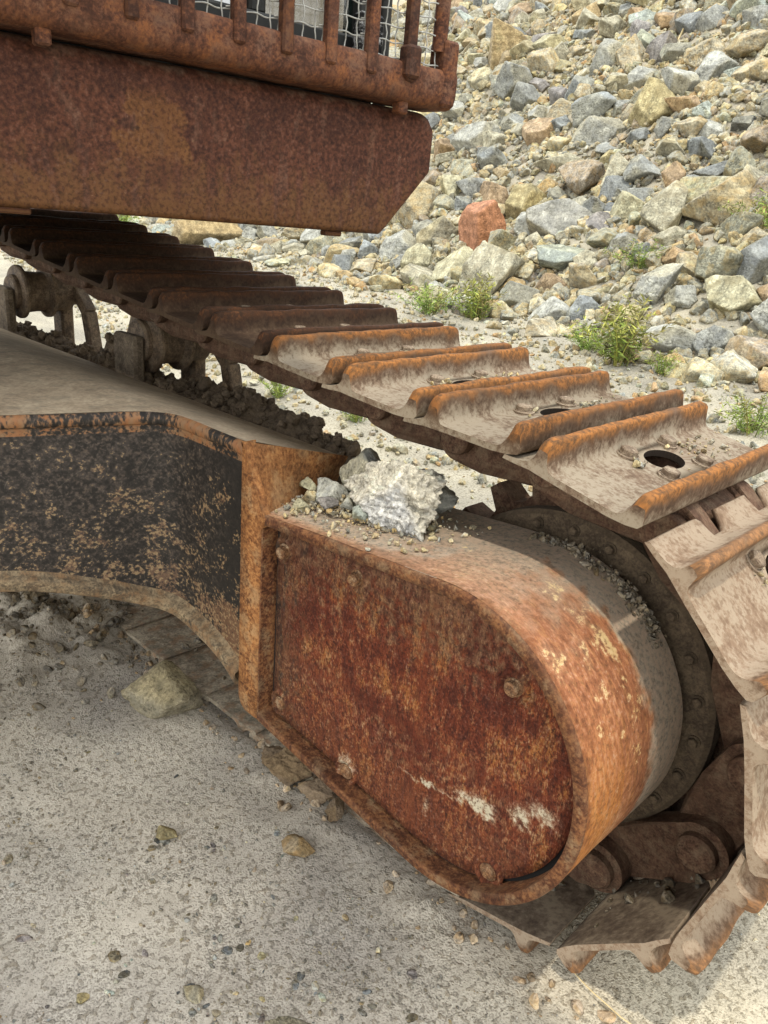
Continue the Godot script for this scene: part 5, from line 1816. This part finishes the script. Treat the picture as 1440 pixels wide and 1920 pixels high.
func weed_mesh(sd: int, stems: int, height: float, spread: float, yellow: float) -> ArrayMesh:
	var rng := RandomNumberGenerator.new()
	rng.seed = sd
	var b := MB.new()
	b.smooth(-1)
	for s in stems:
		var a := rng.randf() * TAU
		var lean := rng.randf_range(0.05, 1.0)
		var h := height * rng.randf_range(0.45, 1.0) * (1.1 - lean * 0.4)
		var dir := Vector3(cos(a) * lean * spread, h, sin(a) * lean * spread)
		var foot := Vector3(cos(a), 0, sin(a)) * spread * 0.25 * rng.randf()
		var g := rng.randf_range(0.5, 1.0)
		var dry := rng.randf() < 0.22
		b.col((Color(0.95, 0.86, 0.66) * g if dry else Color(g * (0.86 + yellow * 0.4), g, g * 0.62)).srgb_to_linear())
		var side := Vector3(-sin(a), 0, cos(a))
		var pts := []
		for k in 6:
			var t := k / 5.0
			pts.append(foot + Vector3(dir.x * t * (0.6 + 0.4 * t), dir.y * (t - 0.18 * t * t), dir.z * t * (0.6 + 0.4 * t)))
		for k in 5:
			var w := 0.0030 * (1.0 - k * 0.17)
			b.quad(pts[k] - side * w, pts[k] + side * w, pts[k + 1] + side * w * 0.8, pts[k + 1] - side * w * 0.8)
		for k in 44:
			var t := rng.randf_range(0.12, 1.0)
			var at: Vector3 = (pts[int(t * 4.99)] as Vector3).lerp(pts[mini(int(t * 4.99) + 1, 5)], fmod(t * 4.99, 1.0))
			var l := Vector3(rng.randfn(), rng.randfn() * 0.6 + 0.35, rng.randfn()).normalized() * height * rng.randf_range(0.05, 0.13)
			var wv := l.cross(Vector3(rng.randfn(), rng.randfn(), rng.randfn())).normalized() * l.length() * 0.09
			var gg := rng.randf_range(0.45, 1.0)
			var yy := yellow if t > 0.7 else yellow * 0.4
			b.col((Color(0.95, 0.86, 0.66) * gg if dry else Color(gg * (0.84 + yy * 0.4), gg, gg * (0.58 + yy * 0.1))).srgb_to_linear())
			b.quad(at, at + l * 0.45 + wv, at + l, at + l * 0.45 - wv)
	return b.done()

func build_weeds():
	var ms := [weed_mesh(1, 44, 0.42, 0.26, 0.5), weed_mesh(2, 40, 0.30, 0.30, 0.2), weed_mesh(3, 26, 0.24, 0.16, 0.3)]
	var list := [[-3.85, -4.86, 0, 1.25, "feathery green weed at the heap foot left of the cream rock"], [-4.35, -4.80, 1, 1.4, "low green weed left of the feathery one, behind the shoes"], [-2.05, -4.25, 0, 1.45, "big yellow-green weed in the middle of the bare ground"], [-2.45, -4.5, 1, 1.0, "small weed just left of the big yellow-green one"], [-1.72, -4.3, 2, 1.0, "thin weed right of the big yellow-green one"],
		[-2.87, -5.94, 1, 1.15, "dark green weed growing among the rocks"], [-3.18, -2.06, 2, 1.0, "green tuft seen under the track by the frame"], [-2.45, -2.04, 2, 0.65, "small tuft on the ground below the track shoes"], [-0.76, -3.4, 2, 1.35, "sparse weed at the right edge above the last shoe"], [-14.5, -6.9, 1, 2.4, "bushy weed in the gap under the skirt"], [-1.92, -6.33, 1, 1.5, "green weed at the right edge of the heap"]]
	for r in list:
		var o := MeshInstance3D.new()
		o.name = numbered("weed")
		o.mesh = ms[r[2]]
		o.material_override = M.leaf
		o.transform = Transform3D(Basis(Vector3.UP, r[0] * 7.0) * Basis.from_scale(Vector3.ONE * r[3]), Vector3(r[0], ground_y(r[0], r[1]) - 0.01, r[1]))
		add_child(o, true)
		tag(o, r[4], "weed", "weeds on the quarry floor")
	# dry bits
	var b := MB.new()
	var p := PackedVector3Array()
	for k in 9:
		var t := k / 8.0
		var x := lerpf(-5.23, -5.10, t) + 0.05 * sin(t * 4.0)
		var z := lerpf(-11.0, -10.35, t)
		p.append(Vector3(x, ground_y(x, z) + 0.10 + 0.08 * sin(t * 3.0), z))
	b.tube(p, [0.012, 0.02, 0.022, 0.022, 0.02, 0.02, 0.018, 0.014, 0.01], 6)
	tag(part("root", b.done(), M.straw, self), "bent dry root lying on the upper slope", "root")
	b = MB.new()
	p = PackedVector3Array()
	for k in 8:
		var t := k / 7.0
		var x := lerpf(0.22, 0.40, t)
		var z := lerpf(-0.03, -0.05, t) + 0.03 * sin(t * 3.0)
		p.append(Vector3(x, ground_y(x, z) + 0.008 + 0.006 * sin(t * 5.0), z))
	b.tube(p, [0.0012], 5)
	tag(part("straw", b.done(), M.straw, self), "thin dry straw on the ground at the lower right", "straw")

func _ready():
	var cam := Camera3D.new()
	cam.name = "camera"
	cam.position = Vector3(0.600, 1.222, 0.972)
	cam.rotation = Vector3(-0.3590, 0.7452, 0.0855)
	cam.fov = 67.5
	cam.near = 0.02
	cam.far = 600.0
	add_child(cam)
	var env := Environment.new()
	env.background_mode = Environment.BG_SKY
	var sky := Sky.new()
	var sm := ProceduralSkyMaterial.new()
	sm.sky_top_color = Color(0.80, 0.82, 0.84)
	sm.sky_horizon_color = Color(0.91, 0.91, 0.89)
	sm.sky_curve = 0.25
	sm.ground_bottom_color = Color(0.55, 0.52, 0.46)
	sm.ground_horizon_color = Color(0.80, 0.80, 0.78)
	sm.sky_energy_multiplier = 1.95
	sky.sky_material = sm
	env.sky = sky
	env.background_energy_multiplier = 1.0
	env.tonemap_mode = Environment.TONE_MAPPER_LINEAR
	env.tonemap_exposure = 0.92
	env.sdfgi_enabled = true
	env.ssao_enabled = true
	env.ssil_enabled = true
	var we := WorldEnvironment.new()
	we.environment = env
	add_child(we)
	var sun := DirectionalLight3D.new()
	sun.name = "sun"
	sun.light_energy = 0.9
	sun.light_color = Color(1.0, 0.97, 0.91)
	sun.light_angular_distance = 1.5
	sun.shadow_enabled = true
	add_child(sun)
	sun.look_at_from_position(Vector3(0.17, 0.952, 0.255) * 10.0, Vector3.ZERO, Vector3(0, 0, 1))

	make_materials()
	build_ground()
	ex = Node3D.new()
	ex.name = "excavator"
	add_child(ex)
	tag(ex, "rusty crawler excavator seen close, its track shoes curving round the drive end", "excavator")
	build_frame()
	build_housing()
	build_rollers()
	build_tracks()
	build_upper()
	build_rocks(cam)
	build_near(cam)
	build_weeds()
